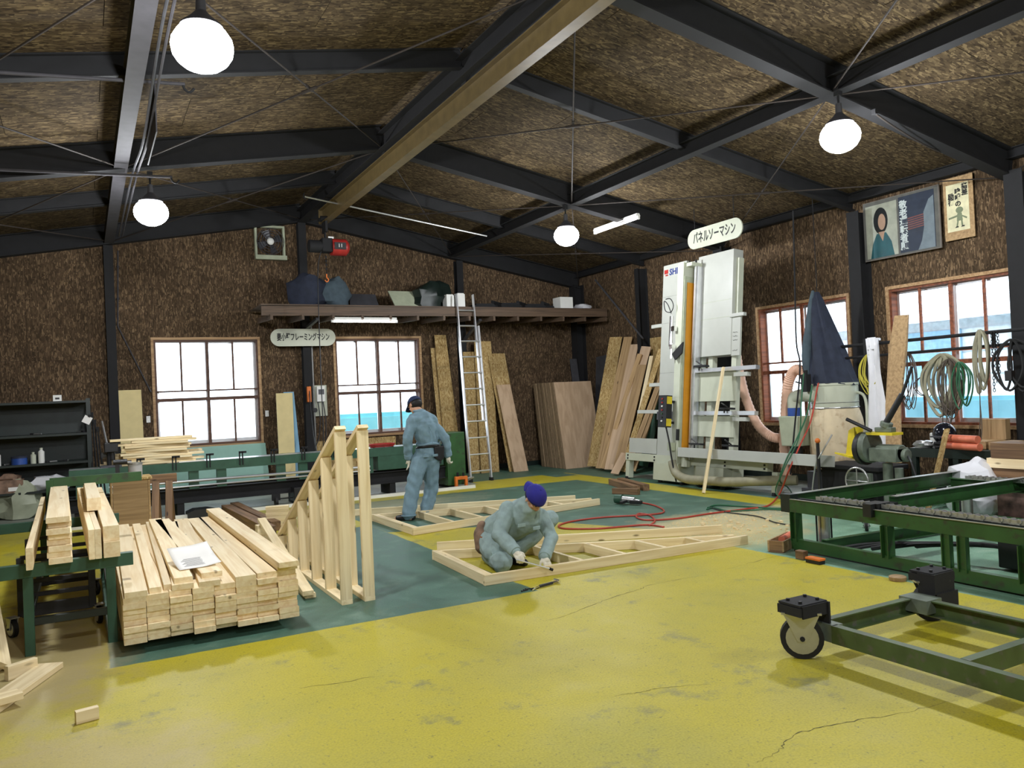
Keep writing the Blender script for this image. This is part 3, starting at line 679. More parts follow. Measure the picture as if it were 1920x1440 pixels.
poly([(0,0),(.30,0),(.30,.62),(0,.62)],x,plain('poster_yellow_white',srgb(226,220,180),.6),'poster',e,y0,z0)
for i,s_ in enumerate(('指差','喚呼の','励行')):
    for k,ch in enumerate(s_):
        text(ch,.085,M['ink'],'lettering',e,T(FACE_X,(10.155-10.15,y0-.25+.092*i-6.29,z0+.56-.08*k-(.05 if i==1 else .1 if i==2 else 0)-3.38)),bold=.003)
gk=plain('grey_green_print',srgb(120,130,100),.6)
poly(el(.17,.27,.05,.042),x-.0012,gk,'drawn_head',e,y0,z0); poly([(.13,.13),(.21,.13),(.2,.23),(.14,.23)],x-.0012,gk,'drawn_body',e,y0,z0)
poly([(.02,.19),(.14,.21),(.14,.185),(.02,.165)],x-.0014,gk,'drawn_arm',e,y0,z0); poly([(.2,.2),(.27,.16),(.26,.14),(.2,.18)],x-.0014,gk,'drawn_arm',e,y0,z0)
for s in (0,1): poly([(.135+.05*s,.13),(.155+.05*s,.13),(.14+.07*s,.06),(.12+.07*s,.06)],x-.0014,gk,'drawn_leg',e,y0,z0); poly([(.10+.08*s,.045),(.15+.08*s,.045),(.15+.08*s,.062),(.12+.08*s,.062)],x-.0016,'ink','drawn_shoe',e,y0,z0)
# ---------------------------------------------------------------- loft shelf along the back wall
e=thing('loft_shelf','long timber loft shelf along the back wall above the windows','shelf',(2.8,14.3,3.18))
plank('front_beam',(2.8,14.25,3.26),(10.15,14.25,3.29),.045,.17,M['beamwood'],e)
for k in range(14):
    x=2.95+k*.545; plank('joist',(x,14.12,3.14),(x,15.3,3.19),.045,.09,M['beamwood'],e)
for k in range(5): plank('deck_board',(2.8,14.36+k*.21,3.375),(10.15,14.36+k*.21,3.375),.2,.024,M['beamwood'],e)
for x in (3.84,7.16): plank('brace',(x,15.25,2.8 if x>5 else 3.06),(x,14.45,3.15),.05,.06,M['steelgrey'],e,up=(1,0,0))
build(MB().cyl((9.85,14.2,4.0),(9.9,12.7,2.6),.02,8),'brace_pipe',M['steelgrey'],None,'grey diagonal pipe brace crossing the corner below the loft shelf','pipe')
def blob(name,mat,c,r,label,cat,seed=1,amp=.18,n=16,parent=None,group=None,flat=True):
    rnd=random.Random(seed); mb=MB().ball((0,0,0),1,n); k=[rnd.random()*6 for _ in range(6)]
    for p in mb.v:
        f=1+amp*(math.sin(3*p.x+k[0])*math.cos(4*p.y+k[1])+.6*math.sin(7*p.z+k[2]+3*p.x)+.4*math.sin(11*p.x+k[3])*math.sin(9*p.y+k[4]))
        p.x*=r[0]*f; p.y*=r[1]*f; p.z*=r[2]*f
        if flat and p.z<-r[2]*.75: p.z=-r[2]*.75
    zz=min(p.z for p in mb.v); mb.v=[p+V((c[0],c[1],c[2]-zz)) for p in mb.v]
    return build(mb,name,M[mat],parent,label,cat,group,smooth=True)
SZ=3.388
blob('tarpaulin_bundle','navy',(3.75,14.75,SZ),(.33,.25,.36),'dark blue tarpaulin heap at the left of the loft shelf','bundle',3)
blob('tarpaulin_bundle','bagcloth',(4.25,14.8,SZ),(.33,.25,.33),'slate blue tarpaulin heap on the loft shelf above the lit tube','bundle',5)
build(MB().prism([(4.6,14.9,SZ),(5.2,14.9,SZ),(5.18,15.1,SZ+.32),(4.66,15.1,SZ+.32)],(0,.03,0)),'grey_sheet',M['steelgrey'],None,'grey sheet leaning at the back of the loft shelf','sheet')
build(MB().prism([(5.42,14.6,SZ),(6.05,14.6,SZ),(6.1,14.85,SZ+.36),(5.36,14.85,SZ+.36)],(0,.03,0)),'white_board',M['greyg'],None,'off-white board leaning on the loft shelf left of the ladder top','board')
blob('net_bundle','dgreen',(6.25,14.75,SZ),(.42,.24,.3),'dark green net bundle on the loft shelf beside the ladder top','bundle',9,.25)
for k,(x,h) in enumerate(((6.42,.24),(6.66,.27))):
    build(MB().box(x,x+.16,14.42,14.62,SZ,SZ+h).box(x+.01,x+.15,14.44,14.6,SZ+h,SZ+h+.02),'white_box',M['white'],None,'%s white box behind the ladder top on the loft shelf'%('shorter' if k==0 else 'taller'),'box')
for k in range(6):
    x=7.3+k*.3; build(MB().cbox((x,14.7,SZ+.035+.012*(k%3)),(.5,.4,.07),rotm(z=.1*(k%3-1))).cbox((x+.05,14.7,SZ+.09+.012*(k%3)),(.4,.3,.03),rotm(z=-.1)) if k%2==0 else MB().cyl((x-.2,14.6,SZ+.06),(x+.25,14.7,SZ+.05),.05,8).cyl((x-.1,14.55,SZ+.14),(x+.2,14.8,SZ+.13),.035,8),'steel_offcut',M['steel'],None,'dark steel offcuts lying on the right half of the loft shelf','offcut','dark offcuts on the loft shelf')
e=thing('carton','white carton standing near the right end of the loft shelf','box',(9.25,14.6,SZ))
build(MB().box(-.16,.16,-.15,.15,0,.26),'body',M['white'],e); build(MB().box(-.16,0,-.15,.15,.26,.263).box(.003,.16,-.15,.15,.26,.263),'flap',M['cream'],e)
blob('plastic_bag','film',(9.75,14.6,SZ),(.2,.16,.08),'small white plastic bag beside the carton on the loft shelf','bag',12)

# thin pipes and cables fixed to the walls
e=thing('wall_conduit','thin dark pipe running down the back wall and slanting to the left window','pipe',(.62,15.4,1.5))
build(MB().tube([PY(221,470,15.42),PY(221,612,15.42),PY(283,735,15.42)],.012,6),'tube',M['strutgrey'],e,ws=True)
for v in (500,560): build(MB().cbox(PY(221,v,15.45),(.05,.05,.02)),'pipe_clip',M['steel'],e,ws=True)
e=thing('wall_conduit','grey conduit beside the middle column of the back wall','pipe',(3.98,15.4,.6))
build(MB().cyl((3.96,15.42,.5),(3.96,15.42,3.1),.018,8),'tube',M['galv'],e,ws=True); build(MB().cbox((3.96,15.44,2.0),(.07,.05,.02)).cbox((3.96,15.44,1.2),(.07,.05,.02)),'pipe_clip',M['steel'],e,ws=True)
e=thing('sagging_cable','dark cable sagging under the right roof slope behind the upper right lamp','cable',(8,6,4.6))
build(MB().tube(crv([PX(1640,212,7.3),PX(1680,240,7.9),PX(1740,275,8.6),PX(1790,293,9.3),PX(1832,297,9.9)]),.01,6),'cable',M['rod'],e,ws=True,smooth=True); build(MB().cbox(PX(1640,210,7.3),(.05,.05,.05)),'junction_box',M['steel'],e,ws=True)
e=thing('hanging_tag','small white tag hanging at the end of the crane rail','tag',(4.05,14.1,4.55)); build(MB().box(-.05,.05,-.003,.003,0,.05),'card',M['paper'],e); build(MB().cyl((0,0,.05),(-.1,0,.27),.003,5),'string',M['steel'],e)
# ---------------------------------------------------------------- things along the back wall
def lean(name,xb0,xb1,yb,xt0,xt1,yt,zt,th,mat,label,cat,group=None):
    """sheet standing on the floor at yb, its top resting at yt"""
    mb=MB().prism([(xb0,yb,0.002),(xb1,yb,0.002),(xt1,yt,zt),(xt0,yt,zt)],(0,th,0))
    return build(mb,name,M[mat],None,label,cat,group)
lean('leaning_board',.56,.93,15.2,.56,.92,15.43,1.98,.02,'creamfoam','pale board leaning on the back wall left of the first window','board')
lean('foam_board',3.14,3.42,14.85,3.2,3.5,15.2,1.82,.04,'creamfoam','cream foam board leaning on the column between the back windows','board')
lean('foam_board',3.32,3.58,14.95,3.35,3.54,15.26,1.84,.03,'skyblue','blue foam board behind the cream one between the back windows','board')
lean('insulation_board',1.1,3.02,15.15,1.1,3.0,15.38,.9,.05,'mint','long mint insulation board standing on edge under the left window','board')
lean('insulation_board',.1,1.45,15.05,.1,1.45,15.25,.62,.04,'mint','low mint insulation board behind the framing machine at left','board')
lean('osb_strip',6.5,6.86,14.95,6.53,6.79,15.38,2.92,.012,'osb_new','tall strand board strip leaning left of the ladder, the tallest','board')
lean('osb_strip',6.42,6.6,15.0,6.45,6.6,15.42,2.65,.012,'osb_new','narrow strand board strip at the right edge of the second window','board')
lean('osb_strip',7.0,7.3,14.9,7.12,7.4,15.27,2.55,.012,'osb_new','strand board strip seen between the ladder rungs','board')
lean('osb_strip',7.2,7.62,14.8,7.38,7.78,15.24,2.77,.012,'osb_new','wide strand board strip right behind the ladder','board')
lean('osb_strip',7.75,8.15,14.6,7.66,8.07,15.18,2.5,.012,'osb_new','strand board strip leaning rightmost of those by the ladder','board')
lean('plywood_strip',7.78,8.12,14.45,7.72,8.05,14.95,1.82,.014,'ply','short smooth plywood strip leaning in front of the strand boards','board')
build(MB().box(3.95,5.6,15.44,15.465,.12,.86),'patch_board',M['osb_new'],None,'patch of lighter strand board screwed under the second back window','board')
e=thing('breaker_panel','white breaker panel with cables on the back wall beside the column','panel',(4.03,15.42,1.35))
build(MB().box(-.16,.19,.02,.05,0,.6),'back_plate',M['cream'],e); b_=build(MB().box(-.02,.14,-.05,.02,.28,.58),'breaker_box',M['white'],e,bevel=.006)
build(MB().box(.01,.12,-.055,-.05,.42,.52),'window',M['steelgrey'],b_); build(MB().cyl((-.06,-.03,.12),(-.06,.02,.12),.045,14),'socket',M['black'],e)
for k in (0,1): build(MB().tube(crv([(0+k*.1,-.02,.28),(.02+k*.1,-.05,-.1),(-.05+k*.12,-.06,-.5),(-.2,-.08,-.62),(-.24,-.05,-.3),(-.22,-.03,.5)]) if k==0 else crv([(.1,-.02,.28),(.13,-.05,-.1),(.1,-.06,-.5),(-.02,-.1,-.8)]),.011),'cable',M['black'],e,smooth=True)
for (x,l) in ((3.07,'right of the left window'),(1.02,'left of the left window')):
    e=thing('wall_switch','small grey switch plate on the back wall '+l,'switch',(x,15.46,1.45)); build(MB().box(-.035,.035,0,.02,-.06,.06),'plate',M['galv'],e,bevel=.004); build(MB().box(-.012,.012,-.006,0,-.02,.02),'rocker',M['white'],e)
# ladder
e=thing('extension_ladder','aluminium extension ladder leaning on the loft shelf beam','ladder',(6.53,13.45,0))
A=V((6.53,13.45,.05)); B_=V((6.72,14.16,3.62)); d=(B_-A).normalized()
def lp(t,s): return A+(B_-A)*t+V((s,0,0))
for s in (-1,1):
    plank('side_rail',lp(0,s*.215),lp(.82,s*.215),.028,.065,M['alu'],e,up=(0,1,0)); plank('upper_rail',lp(.3,s*.18)+V((0,.06,0)),lp(1.0,s*.18)+V((0,.06,0)),.026,.06,M['alu'],e,up=(0,1,0))
    build(MB().cbox(lp(0,s*.215)+V((0,0,-.02)),(.05,.1,.06)),'rubber_foot',M['rubber'],e,ws=True)
for k in range(11):
    t=.04+k*.087; w_=.2 if t<.8 else .17; o=V((0,.0 if t<.8 else .06,0))
    build(MB().cyl(lp(t,-w_)+o,lp(t,w_)+o,.016,8),'rung',M['alu'],e,ws=True)
# plywood sheets standing in the far corner
NS=34
for k in range(NS):
    f=k/(NS-1); yb=15.06-f*1.02; yt=15.28-f*.9; j=random.uniform(-.012,.012)
    mb=MB().prism([(8.8+j,yb,.002),(9.74+j,yb,.002),(9.74+j,yt,1.82),(8.8+j,yt,1.82)],(0,.024,0))
    if k==NS-1: build(mb,'plywood_sheet',M['ply'],None,'front plywood sheet of the stack standing in the far corner','sheet','plywood sheets in the corner')
    else: build(mb,'plywood_sheet',M['plyedge'],None,'plywood sheet showing only its edge in the far corner stack','sheet','plywood sheets in the corner')
lean('grey_sheet',9.72,9.93,14.85,9.75,9.93,15.2,2.35,.02,'steelgrey','narrow grey sheet leaning in the far corner behind the plywood','sheet')
build(MB().prism([(9.95,14.7,0.002),(9.95,14.0,.002),(10.12,14.0,2.4),(10.12,14.7,2.35)],(.02,0,0)),'grey_sheet',M['steelgrey'],None,'wide grey sheet leaning in the corner behind the leaning planks','sheet')
# planks leaning in the corner, tops against the right wall
def cornerplank(top,bot,xt,wd,th,mat,label,grp='planks leaning in the corner'):
    b=F(*bot); t=PX(top[0],top[1],xt); d=(t-b).normalized(); up=V((0,1,0)).cross(d); up=up if up.x<0 else -up
    up=(up+V((0,-.45,0))).normalized(); b=b+d*.06
    return plank('leaning_plank',b,t,wd,th,M[mat],None,up=up,label=label,cat='plank',group=grp)
cp=[((1155,632),(1112,880),10.05,.30,.012,'osb_new','widest strand board plank leaning leftmost in the corner group'),
((1178,632),(1124,884),10.1,.2,.02,'tanwood','brown plank leaning right behind the widest strand board'),
((1200,664),(1128,884),9.9,.10,.04,'tanwood','thin pale plank crossing in front of the corner group'),
((1212,650),(1147,886),10.05,.22,.02,'plyh','smooth plank reaching high in the middle of the corner group'),
((1204,684),(1156,888),9.85,.20,.02,'tanwood','brown plank with a shorter square top in the corner group'),
((1190,646),(1140,886),10.1,.18,.02,'plyh','pale plank half hidden in the middle of the corner group'),
((1240,655),(1166,890),9.95,.12,.03,'osb_new','strand board strip leaning steepest beside the panel saw'),
((1243,700),(1172,890),9.7,.10,.03,'tanwood','narrow plank touching the panel saw side'),
((1222,668),(1176,889),10.0,.08,.04,'pine','light batten between the strips near the panel saw'),
((1234,735),(1186,889),9.9,.09,.03,'tanwood','lowest plank beside the panel saw arms'),
((1236,740),(1205,880),10.1,.2,.02,'mgreen','green painted board low behind the corner planks'),
((1172,850),(1150,893),9.05,.16,.02,'plyh','short pale board leaning on the foot of the corner group')]
for a in cp: cornerplank(*a)
build(MB().box(10.19,10.205,11.95,12.85,1.6,2.62),'patch_board',M['osb_new'],None,'square of strand board on the right wall behind the corner planks','board')
# ---------------------------------------------------------------- shelf rack at the far left
e=thing('storage_rack','dark green steel rack with four shelves against the back wall','rack',(-1.1,14.9,0))
for x in (-1.3,1.18):
    for y in (-.35,.3): build(MB().box(x-.03,x+.03,y-.02,y+.02,0,1.85),'post',M['dgreen'],e)
for z in (.42,.85,1.30,1.82): build(MB().box(-1.3,1.2,-.36,.32,z-.035,z),'shelf',M['dgreen'],e)
build(MB().box(-1.3,1.2,.3,.31,.1,1.8),'back_panel',M['dgreen'],e)
def bottle(loc,r,h,mat,label,name='bottle'):
    e=thing(name,label,'bottle',loc); build(MB().lathe([(r,0),(r,h*.75),(r*.45,h*.85),(r*.45,h*.9)],n=12),'body',M[mat],e,smooth=True); build(MB().lathe([(r*.5,h*.9),(r*.5,h)],n=10),'cap',M['cream'],e)
bottle((-.6,14.7,.85),.045,.24,'white','tall white bottle on the rack\'s middle shelf')
bottle((-.71,14.68,.85),.04,.18,'cream','short cream bottle beside the tall white one on the rack')
bottle((-1.18,14.68,.85),.04,.22,'white','white bottle at the frame edge on the rack')
e=thing('blue_tin','blue round tin on the rack beside the bottles','tin',(-.9,14.7,.85)); build(MB().lathe([(.11,0),(.11,.1)],n=16),'body',M['blue'],e,smooth=True); build(MB().lathe([(.115,.1),(.11,.13),(.01,.14)],n=16),'lid',M['navy'],e,smooth=True)
e=thing('small_box','small printed white box on top of the rack','box',(-.35,14.75,1.82)); build(MB().box(-.06,.06,-.05,.05,0,.1),'body',M['white'],e); build(MB().box(-.03,.03,-.052,-.05,.03,.06),'print',M['black'],e)
e=thing('note_card','white card clipped to the rack post below its top shelf','card',(.06,14.53,1.5)); build(MB().box(-.06,.06,-.003,.003,-.06,.06,rotm(y=.5)),'card',M['paper'],e); build(MB().box(-.02,.02,-.01,.01,.05,.09,rotm(y=.5)),'clip',M['steel'],e)
e=thing('open_carton','brown printed carton full of scraps on the rack\'s low shelf','box',(-1.05,14.72,.42)); build(MB().box(-.2,.2,-.15,.15,0,.2),'body',M['leather'],e); blob('scraps','leather',(0,0,.17),(.17,.12,.07),None,None,4,parent=e); build(MB().box(0,.15,-.152,-.15,.03,.09),'label_patch',M['paper'],e)
blob('plastic_bag','film',(-.45,14.7,.42),(.28,.15,.13),'crumpled translucent bag on the rack\'s low shelf','bag',21,.3)
blob('plastic_bag','leather',(-.05,14.72,.42),(.16,.15,.12),'brown crumpled bag at the right of the rack\'s low shelf','bag',22,.3)
blob('plastic_sacks','greyg',(-.9,14.7,0.01),(.3,.2,.3),'heap of shiny plastic wrap under the rack','bag',24,.3)
for k in range(7):
    e=thing('hand_tool','small metal hand tool lying on a rack shelf','tool',(-1.25+k*.2,14.7+.04*(k%2),(.85,1.30)[k%3==0]),rz=k*.9,group='loose tools on the rack')
    build(MB().cyl((-.07,0,.012),(.05,0,.012),.011,8),'shaft',M['galv'],e); build(MB().box(.05,.1,-.02,.02,0,.03),'head',M['steel'],e)
# tools standing beside the rack
e=thing('sledge_hammer','sledge hammer with a bright steel shaft leaning by the rack','hammer',(.32,13.9,.8))
p=PY(191,790,13.9)-V((.32,13.9,.8)); q=PY(204,850,13.3)-V((.32,13.9,.8))
build(MB().cyl(p,q,.014,8),'shaft',M['alu'],e); build(MB().cyl(q+V((-.09,-.02,-.03)),q+V((.07,.02,-.02)),.05,10),'head',M['galv'],e,smooth=True)
for k in range(4):
    build(MB().cyl((.12+k*.06,14.3,0),(.1+k*.035,14.8-.1*k,1.7-.12*k),.014,6).cbox((.1+k*.035,14.8-.1*k,1.7-.12*k),(.04,.04,.08)),'steel_rod',M['steel'],None,'dark steel bar leaning on the right end of the rack','bar','bars leaning on the rack')
e=thing('drill_machine','black drilling unit beside the thin lumber pile on the framing machine','machine',(.32,13.1,.8)); build(MB().cyl((0,0,0),(0,0,.36),.03,10),'column',M['steel'],e); build(MB().box(-.06,.12,-.08,.08,.22,.36).cyl((.04,0,.1),(.04,0,.24),.04,12),'motor_head',M['black'],e,bevel=.01); build(MB().box(-.12,.16,-.1,.1,0,.03),'base',M['steelgrey'],e)
# ---------------------------------------------------------------- framing machine
e=thing('framing_machine','long green framing machine standing across the hall before the back wall','machine',(0,13.1,0))
g='mgreen'
build(MB().channel((-.2,-.17,.73),(5.9,-.17,.73),.14,.07,side=-1),'front_rail',M[g],e)
build(MB().channel((-.2,.25,.73),(5.9,.25,.73),.14,.07,side=1),'rear_rail',M[g],e)
build(MB().box(1.1,4.3,-.1,.2,.79,.8).box(-.2,.3,-.1,.2,.79,.8),'table_top',M['alu'],e)
for x in (-.05,.55,1.45,1.85,2.75,3.1,4.2): build(MB().box(x-.07,x+.07,-.18,-.1,.38,.66),'leg',M[g],e)
build(MB().hbeam((-.3,-.12,.29),(5.95,-.12,.29),.2,.14,.012,tw=.02),'base_beam',M['steel'],e)
build(MB().hbeam((-.3,.25,.29),(5.95,.25,.29),.2,.14,.012,tw=.02),'base_beam',M['steel'],e)
for x in (-.1,1.25,3.0,4.6,5.7): build(MB().box(x-.05,x+.05,-.18,.3,0,.19),'foot',M['steel'],e)
build(MB().cyl((.3,-.21,.52),(4.2,-.21,.5),.022,8).cyl((.3,-.23,.44),(4.2,-.23,.44),.014,8),'slide_rail',M['alu'],e)
build(MB().box(4.35,5.55,-.2,.2,.42,.80),'cabinet',M[g],e,bevel=.01); build(MB().box(4.9,5.5,-.215,-.2,.45,.62),'dark_cover',M['steel'],e)
build(MB().box(5.6,5.95,-.25,.25,.05,.98),'end_housing',M['green'],e,bevel=.01)
for k in range(8):
    x=.7+k*.48; build(MB().box(x-.03,x-.015,-.23,-.19,.7,.9).box(x+.015,x+.03,-.23,-.19,.7,.9).box(x-.03,x+.08,-.23,-.19,.88,.91),'clamp',M['steel'],e)
build(MB().box(2.9,3.6,-.35,-.05,.06,.28),'motor_box',M['black'],e,bevel=.01)
wh=build(MB().cyl((2.62,-.24,.08),(2.66,-.24,.08),.08,18),'wheel',M['rubber'],e,smooth=True); build(MB().box(2.58,2.70,-.27,-.2,.1,.2),'fork',M['steel'],wh)
build(MB().cyl((2.6,-.25,.12),(3.6,-.25,.12),.01,6),'tie_rod',M['steel'],e)
build(MB().box(1.25,1.62,-.2,.12,.803,.815),'sheet_on_table',M['paper'],None,'white sheet lying on the framing machine table','sheet').location=V((1.43,13.06,.803))
e=thing('ground_rail','white floor rail along the foot of the framing machine','rail',(0,12.62,0)); build(MB().box(-.6,6.0,-.03,.03,0,.05),'rail',M['white'],e); build(MB().box(-.6,6.0,.03,.1,0,.03),'guide',M['steelgrey'],e)
for k in range(3): build(MB().tube([(4.5+ (.2+.012*k)*math.cos(a*pi/12),13.1+(.12+.01*k)*math.sin(a*pi/12),.815+.018*k) for a in range(24)],.012,6,True),'hose_coil',M['red'],None,'loop of the red hose coil on the green cabinet of the framing machine','hose','red hose loops on the cabinet')
e=thing('clamp_tool','orange G-shaped lifting clamp standing on the floor by the framing machine','clamp',(5.8,12.75,0))
build(MB().box(-.12,-.07,-.03,.03,.0,.17).box(.07,.12,-.03,.03,.0,.17).box(-.12,.12,-.03,.03,.15,.21),'frame',M['orange'],e,bevel=.01); build(MB().cyl((-.06,0,.2),(-.06,0,.28),.022,8).cyl((.05,0,.2),(.05,0,.27),.022,8),'screw',M['steel'],e)
for k in range(5): build(MB().cyl((5.98+k*.02,13.5-k*.07,.03+.02*k),(6.24+k*.01,13.45-k*.05,.03+.02*k),.018,6).cbox((6.1,13.48-.06*k,.03+.02*k),(.05,.08,.05)),'steel_clamp',M['galv'],None,'metal clamp bar on the floor between the machine end and ladder','bar','clamp bars on the floor by the ladder')
# thin lumber laid across the left end of the framing machine
z=.802
tl=[(.42,1.50),(.40,1.62),(.52,1.45),(.50,1.62),(.46,1.40),(.55,1.38),(.48,1.42),(.52,1.44),(.36,1.40),(.62,1.52),(.33,1.46)]
names=['bottom','second','third','fourth','fifth','middle','seventh','eighth','ninth','tenth','topmost']
for k,(x0,x1) in enumerate(tl):
    a=.02*math.sin(k*2.1); plank('thin_board',(x0,13.1-a*2,z+.018),(x1,13.1+a*3,z+.018),.16,.034,M['pine2'],label='thin pine board, %s of the stack on the framing machine'%names[k],cat='board',group='thin boards on the framing machine'); z+=.0365
for k in range(5): plank('thin_board',(.2+.05*k,13.28,.82+.036*k),(1.3+.08*k,13.28,.82+.036*k),.1,.034,M['pine2'],label='thin pine board hidden in the rear row on the framing machine',cat='board',group='rear row of thin boards')
# pedestal, drill and jar, sawhorse
e=thing('work_pedestal','brown strand board pedestal box beside the sawhorse','pedestal',(.5,11.35,0))
for s in (-1,1): build(MB().box(s*.215-.012,s*.215+.012,-.2,.2,0,.74),'side_panel',M['tanwood'],e)
build(MB().box(-.2,.2,-.2,-.18,0,.74),'front_panel',M['tanwood'],e); build(MB().box(-.25,.25,-.24,.24,.74,.765),'top',M['osb_new'],e)
e=thing('cordless_drill','black cordless drill standing on the brown pedestal','drill',(.36,11.3,.766)); build(MB().cyl((-.04,0,.2),(.12,0,.2),.035,10),'body',M['black'],e,smooth=True); build(MB().box(-.02,.03,-.02,.02,.05,.2),'handle',M['black'],e); build(MB().box(-.05,.07,-.035,.035,0,.055),'battery',M['steel'],e); build(MB().cyl((.12,0,.2),(.17,0,.2),.015,8),'chuck',M['chrome'],e)
e=thing('plastic_jar','clear plastic jar of screws on the brown pedestal','jar',(.57,11.3,.766)); build(MB().lathe([(.08,0),(.085,.1),(.085,.16)],n=16),'jar_body',plain('cloudy_clear_plastic',srgb(190,190,190),.2),e,smooth=True); build(MB().lathe([(.09,.16),(.09,.18),(.001,.18)],n=16),'lid',M['galv'],e); build(MB().lathe([(.078,.005),(.08,.07)],n=14),'screws',M['steel'],e)
e=thing('sawhorse','worn brown wooden sawhorse standing behind the pedestal','sawhorse',(.8,12.0,0))
plank('top_beam',(.45,12.0,.66),(1.12,12.0,.66),.09,.12,M['oldwood'],e)
for x in (.55,.85,1.02):
    for s in (-1,1): plank('leg',(x+.04*s,12.0+.2*s,0.01),(x,12.0+.03*s,.62),.09,.035,M['oldwood'],e,up=(0,1,0))
# ---------------------------------------------------------------- dressed lumber pile in front
YF0=5.85; LB=3.62
ordn=['leftmost','second','third','fourth','fifth','sixth','seventh','rightmost']
lay=['bottom','second','third','fourth','fifth','sixth','seventh','eighth','ninth']
for y in (6.3,8.9): plank('bearer',(.18,y,.035),(1.36,y,.035),.09,.068,M['oldwood'],label='dark timber bearer under the %s end of the lumber pile'%('near' if y<7 else 'far'),cat='bearer')
rl=random.Random(4)
for c in range(8):
    zz=.07
    for r in range(8):
        j=rl.uniform(-.03,.03); x=.26+c*.1425+rl.uniform(-.002,.002)
        plank('lumber_board',(x,YF0+j,zz+.019),(x,YF0+LB+j,zz+.019),.139,.0375,M['pine'],label='pine board in the %s column, %s layer of the lumber pile'%(ordn[c],lay[r]),cat='board',group='boards of the lumber pile')
        zz+=.0382
ZT=.07+8*.0382
def top(x0,y0,x1,y1,z,wd,th,label): return plank('lumber_board',(x0,y0,z+th/2),(x1,y1,z+th/2),wd,th,M['pine'],label=label,cat='board',group='loose boards on the lumber pile')
top(.27,5.83,.32,9.4,ZT,.139,.0375,'loose top board at the left edge of the lumber pile')
top(.39,5.88,.46,9.35,ZT,.075,.0375,'narrow loose board second from left on the lumber pile')
top(.47,5.92,.58,9.4,ZT,.05,.0375,'thin strip leaning beside the narrow board on the pile')
top(.56,5.86,.78,9.2,ZT,.139,.0375,'loose board under the paper on the lumber pile')
top(.73,5.84,.90,9.35,ZT,.139,.0375,'loose board right of the papered one on the pile')
top(.97,5.84,1.03,9.3,ZT,.139,.0375,'loose board left of the thick doubled boards on the pile')
top(1.12,5.86,1.14,9.3,ZT,.139,.0375,'loose flat board next to the raised right edge of the pile')
top(.57,5.90,.64,9.3,ZT+.0378,.12,.0375,'board skewed on top of the lumber pile, holding the paper')
top(.76,5.95,.70,9.2,ZT+.0378,.139,.0375,'second layer board crossing beside the paper on the pile')
top(1.25,5.86,1.26,9.45,ZT,.139,.0375,'raised right-edge board of the pile, lowest of three')
top(1.26,5.84,1.255,9.42,ZT+.0378,.139,.0375,'raised right-edge board of the pile, middle of three')
top(1.25,5.74,1.235,9.38,ZT+.0756,.139,.0375,'raised right-edge board of the pile, topmost of three')
e=thing('paper_sheet','sheet of printed paper curling on the lumber pile','paper',(.69,6.35,ZT+.079))
mb=MB(); nn=8; vs=[];fs=[]
for i in range(nn+1):
    for j in range(nn+1):
        u,v=i/nn-.5,j/nn-.5; vs.append((u*.29,v*.40,.004+.10*(v+.5)**1.5+.04*max(0,u-.1)))
for i in range(nn):
    for j in range(nn): a=i*(nn+1)+j; fs.append((a,a+nn+1,a+nn+2,a+1))
mb.add(vs,fs); pp=build(mb,'sheet',M['paper'],e,smooth=True); pp.modifiers.new('s','SOLIDIFY').thickness=.0008
for k in range(9): build(MB().box(-.1+.012*(k%3),.1-.02*(k%4),-.14+.017*k,-.137+.017*k,.006+.10*(.15+.0425*k)**1.5,.0068+.10*(.153+.0425*k)**1.5),'printed_line',M['steelgrey'],e)
e.rotation_euler=(0,0,.12)
plank('old_timber',(1.95,9.9,.07),(1.85,12.6,.07),.14,.14,M['oldwood'],label='old brown squared timber lying behind the lumber pile',cat='timber')
plank('old_timber',(2.12,10.4,.06),(2.03,13.0,.06),.12,.12,M['oldwood'],label='second old timber beside the first behind the pile',cat='timber')
build(MB().prism([(1.3,12.5,0),(1.75,12.5,0),(1.75,12.5,.08),(1.6,12.5,.12),(1.4,12.5,.12),(1.3,12.5,.08)],(0,.3,0)),'black_block',M['black'],None,'low black block on the floor before the framing machine','block')
# ---------------------------------------------------------------- trolley at the left, with timbers across it
e=thing('roller_stand','dark green steel trestle stand carrying timbers at the left','stand',(-.3,7.3,0))
for y,zt in ((6.28,.61),(8.75,.61)):
    plank('cross_bar',(-.95,y,zt-.045),(.28,y,zt-.045),.06,.09,M['mgreen'],e)
    for x in ((-.36,.135) if y<7 else (-.36,.135)): plank('leg',(x,y,.0),(x,y,zt-.09),.06,.06,M['mgreen'],e,up=(0,1,0))
    plank('foot_bar',(-.38,y,.22),(.15,y,.22),.04,.05,M['dgreen'],e)
for x in (-.36,.135): plank('side_bar',(x,6.3,.25),(x,8.7,.25),.04,.05,M['dgreen'],e)
plank('post',(-.30,8.8,.5),(-.30,8.8,.98),.06,.06,M['green'],e,up=(0,1,0)); plank('top_rail',(-.30,8.85,.95),(.5,8.85,.95),.06,.09,M['green'],e)
e=thing('tool_cart','black steel cart on casters standing within the green stand','cart',(-.18,7.0,0))
for x in (-.26,.2):
    for y in (-.1,.9): plank('post',V((-.18,7.0,0))+V((x,y,.14)),V((-.18,7.0,0))+V((x,y,.56)),.05,.05,M['black'],e,up=(0,1,0))
for k,z in enumerate((.17,.28,.38,.47,.56)):
    plank('rung',V((-.18,7.0,0))+V((-.26,-.1,z)),V((-.18,7.0,0))+V((.2,-.1,z)),.03,.03 if k else .09,M['black'],e); plank('rung',V((-.18,7.0,0))+V((-.26,.9,z)),V((-.18,7.0,0))+V((.2,.9,z)),.03,.03,M['black'],e)
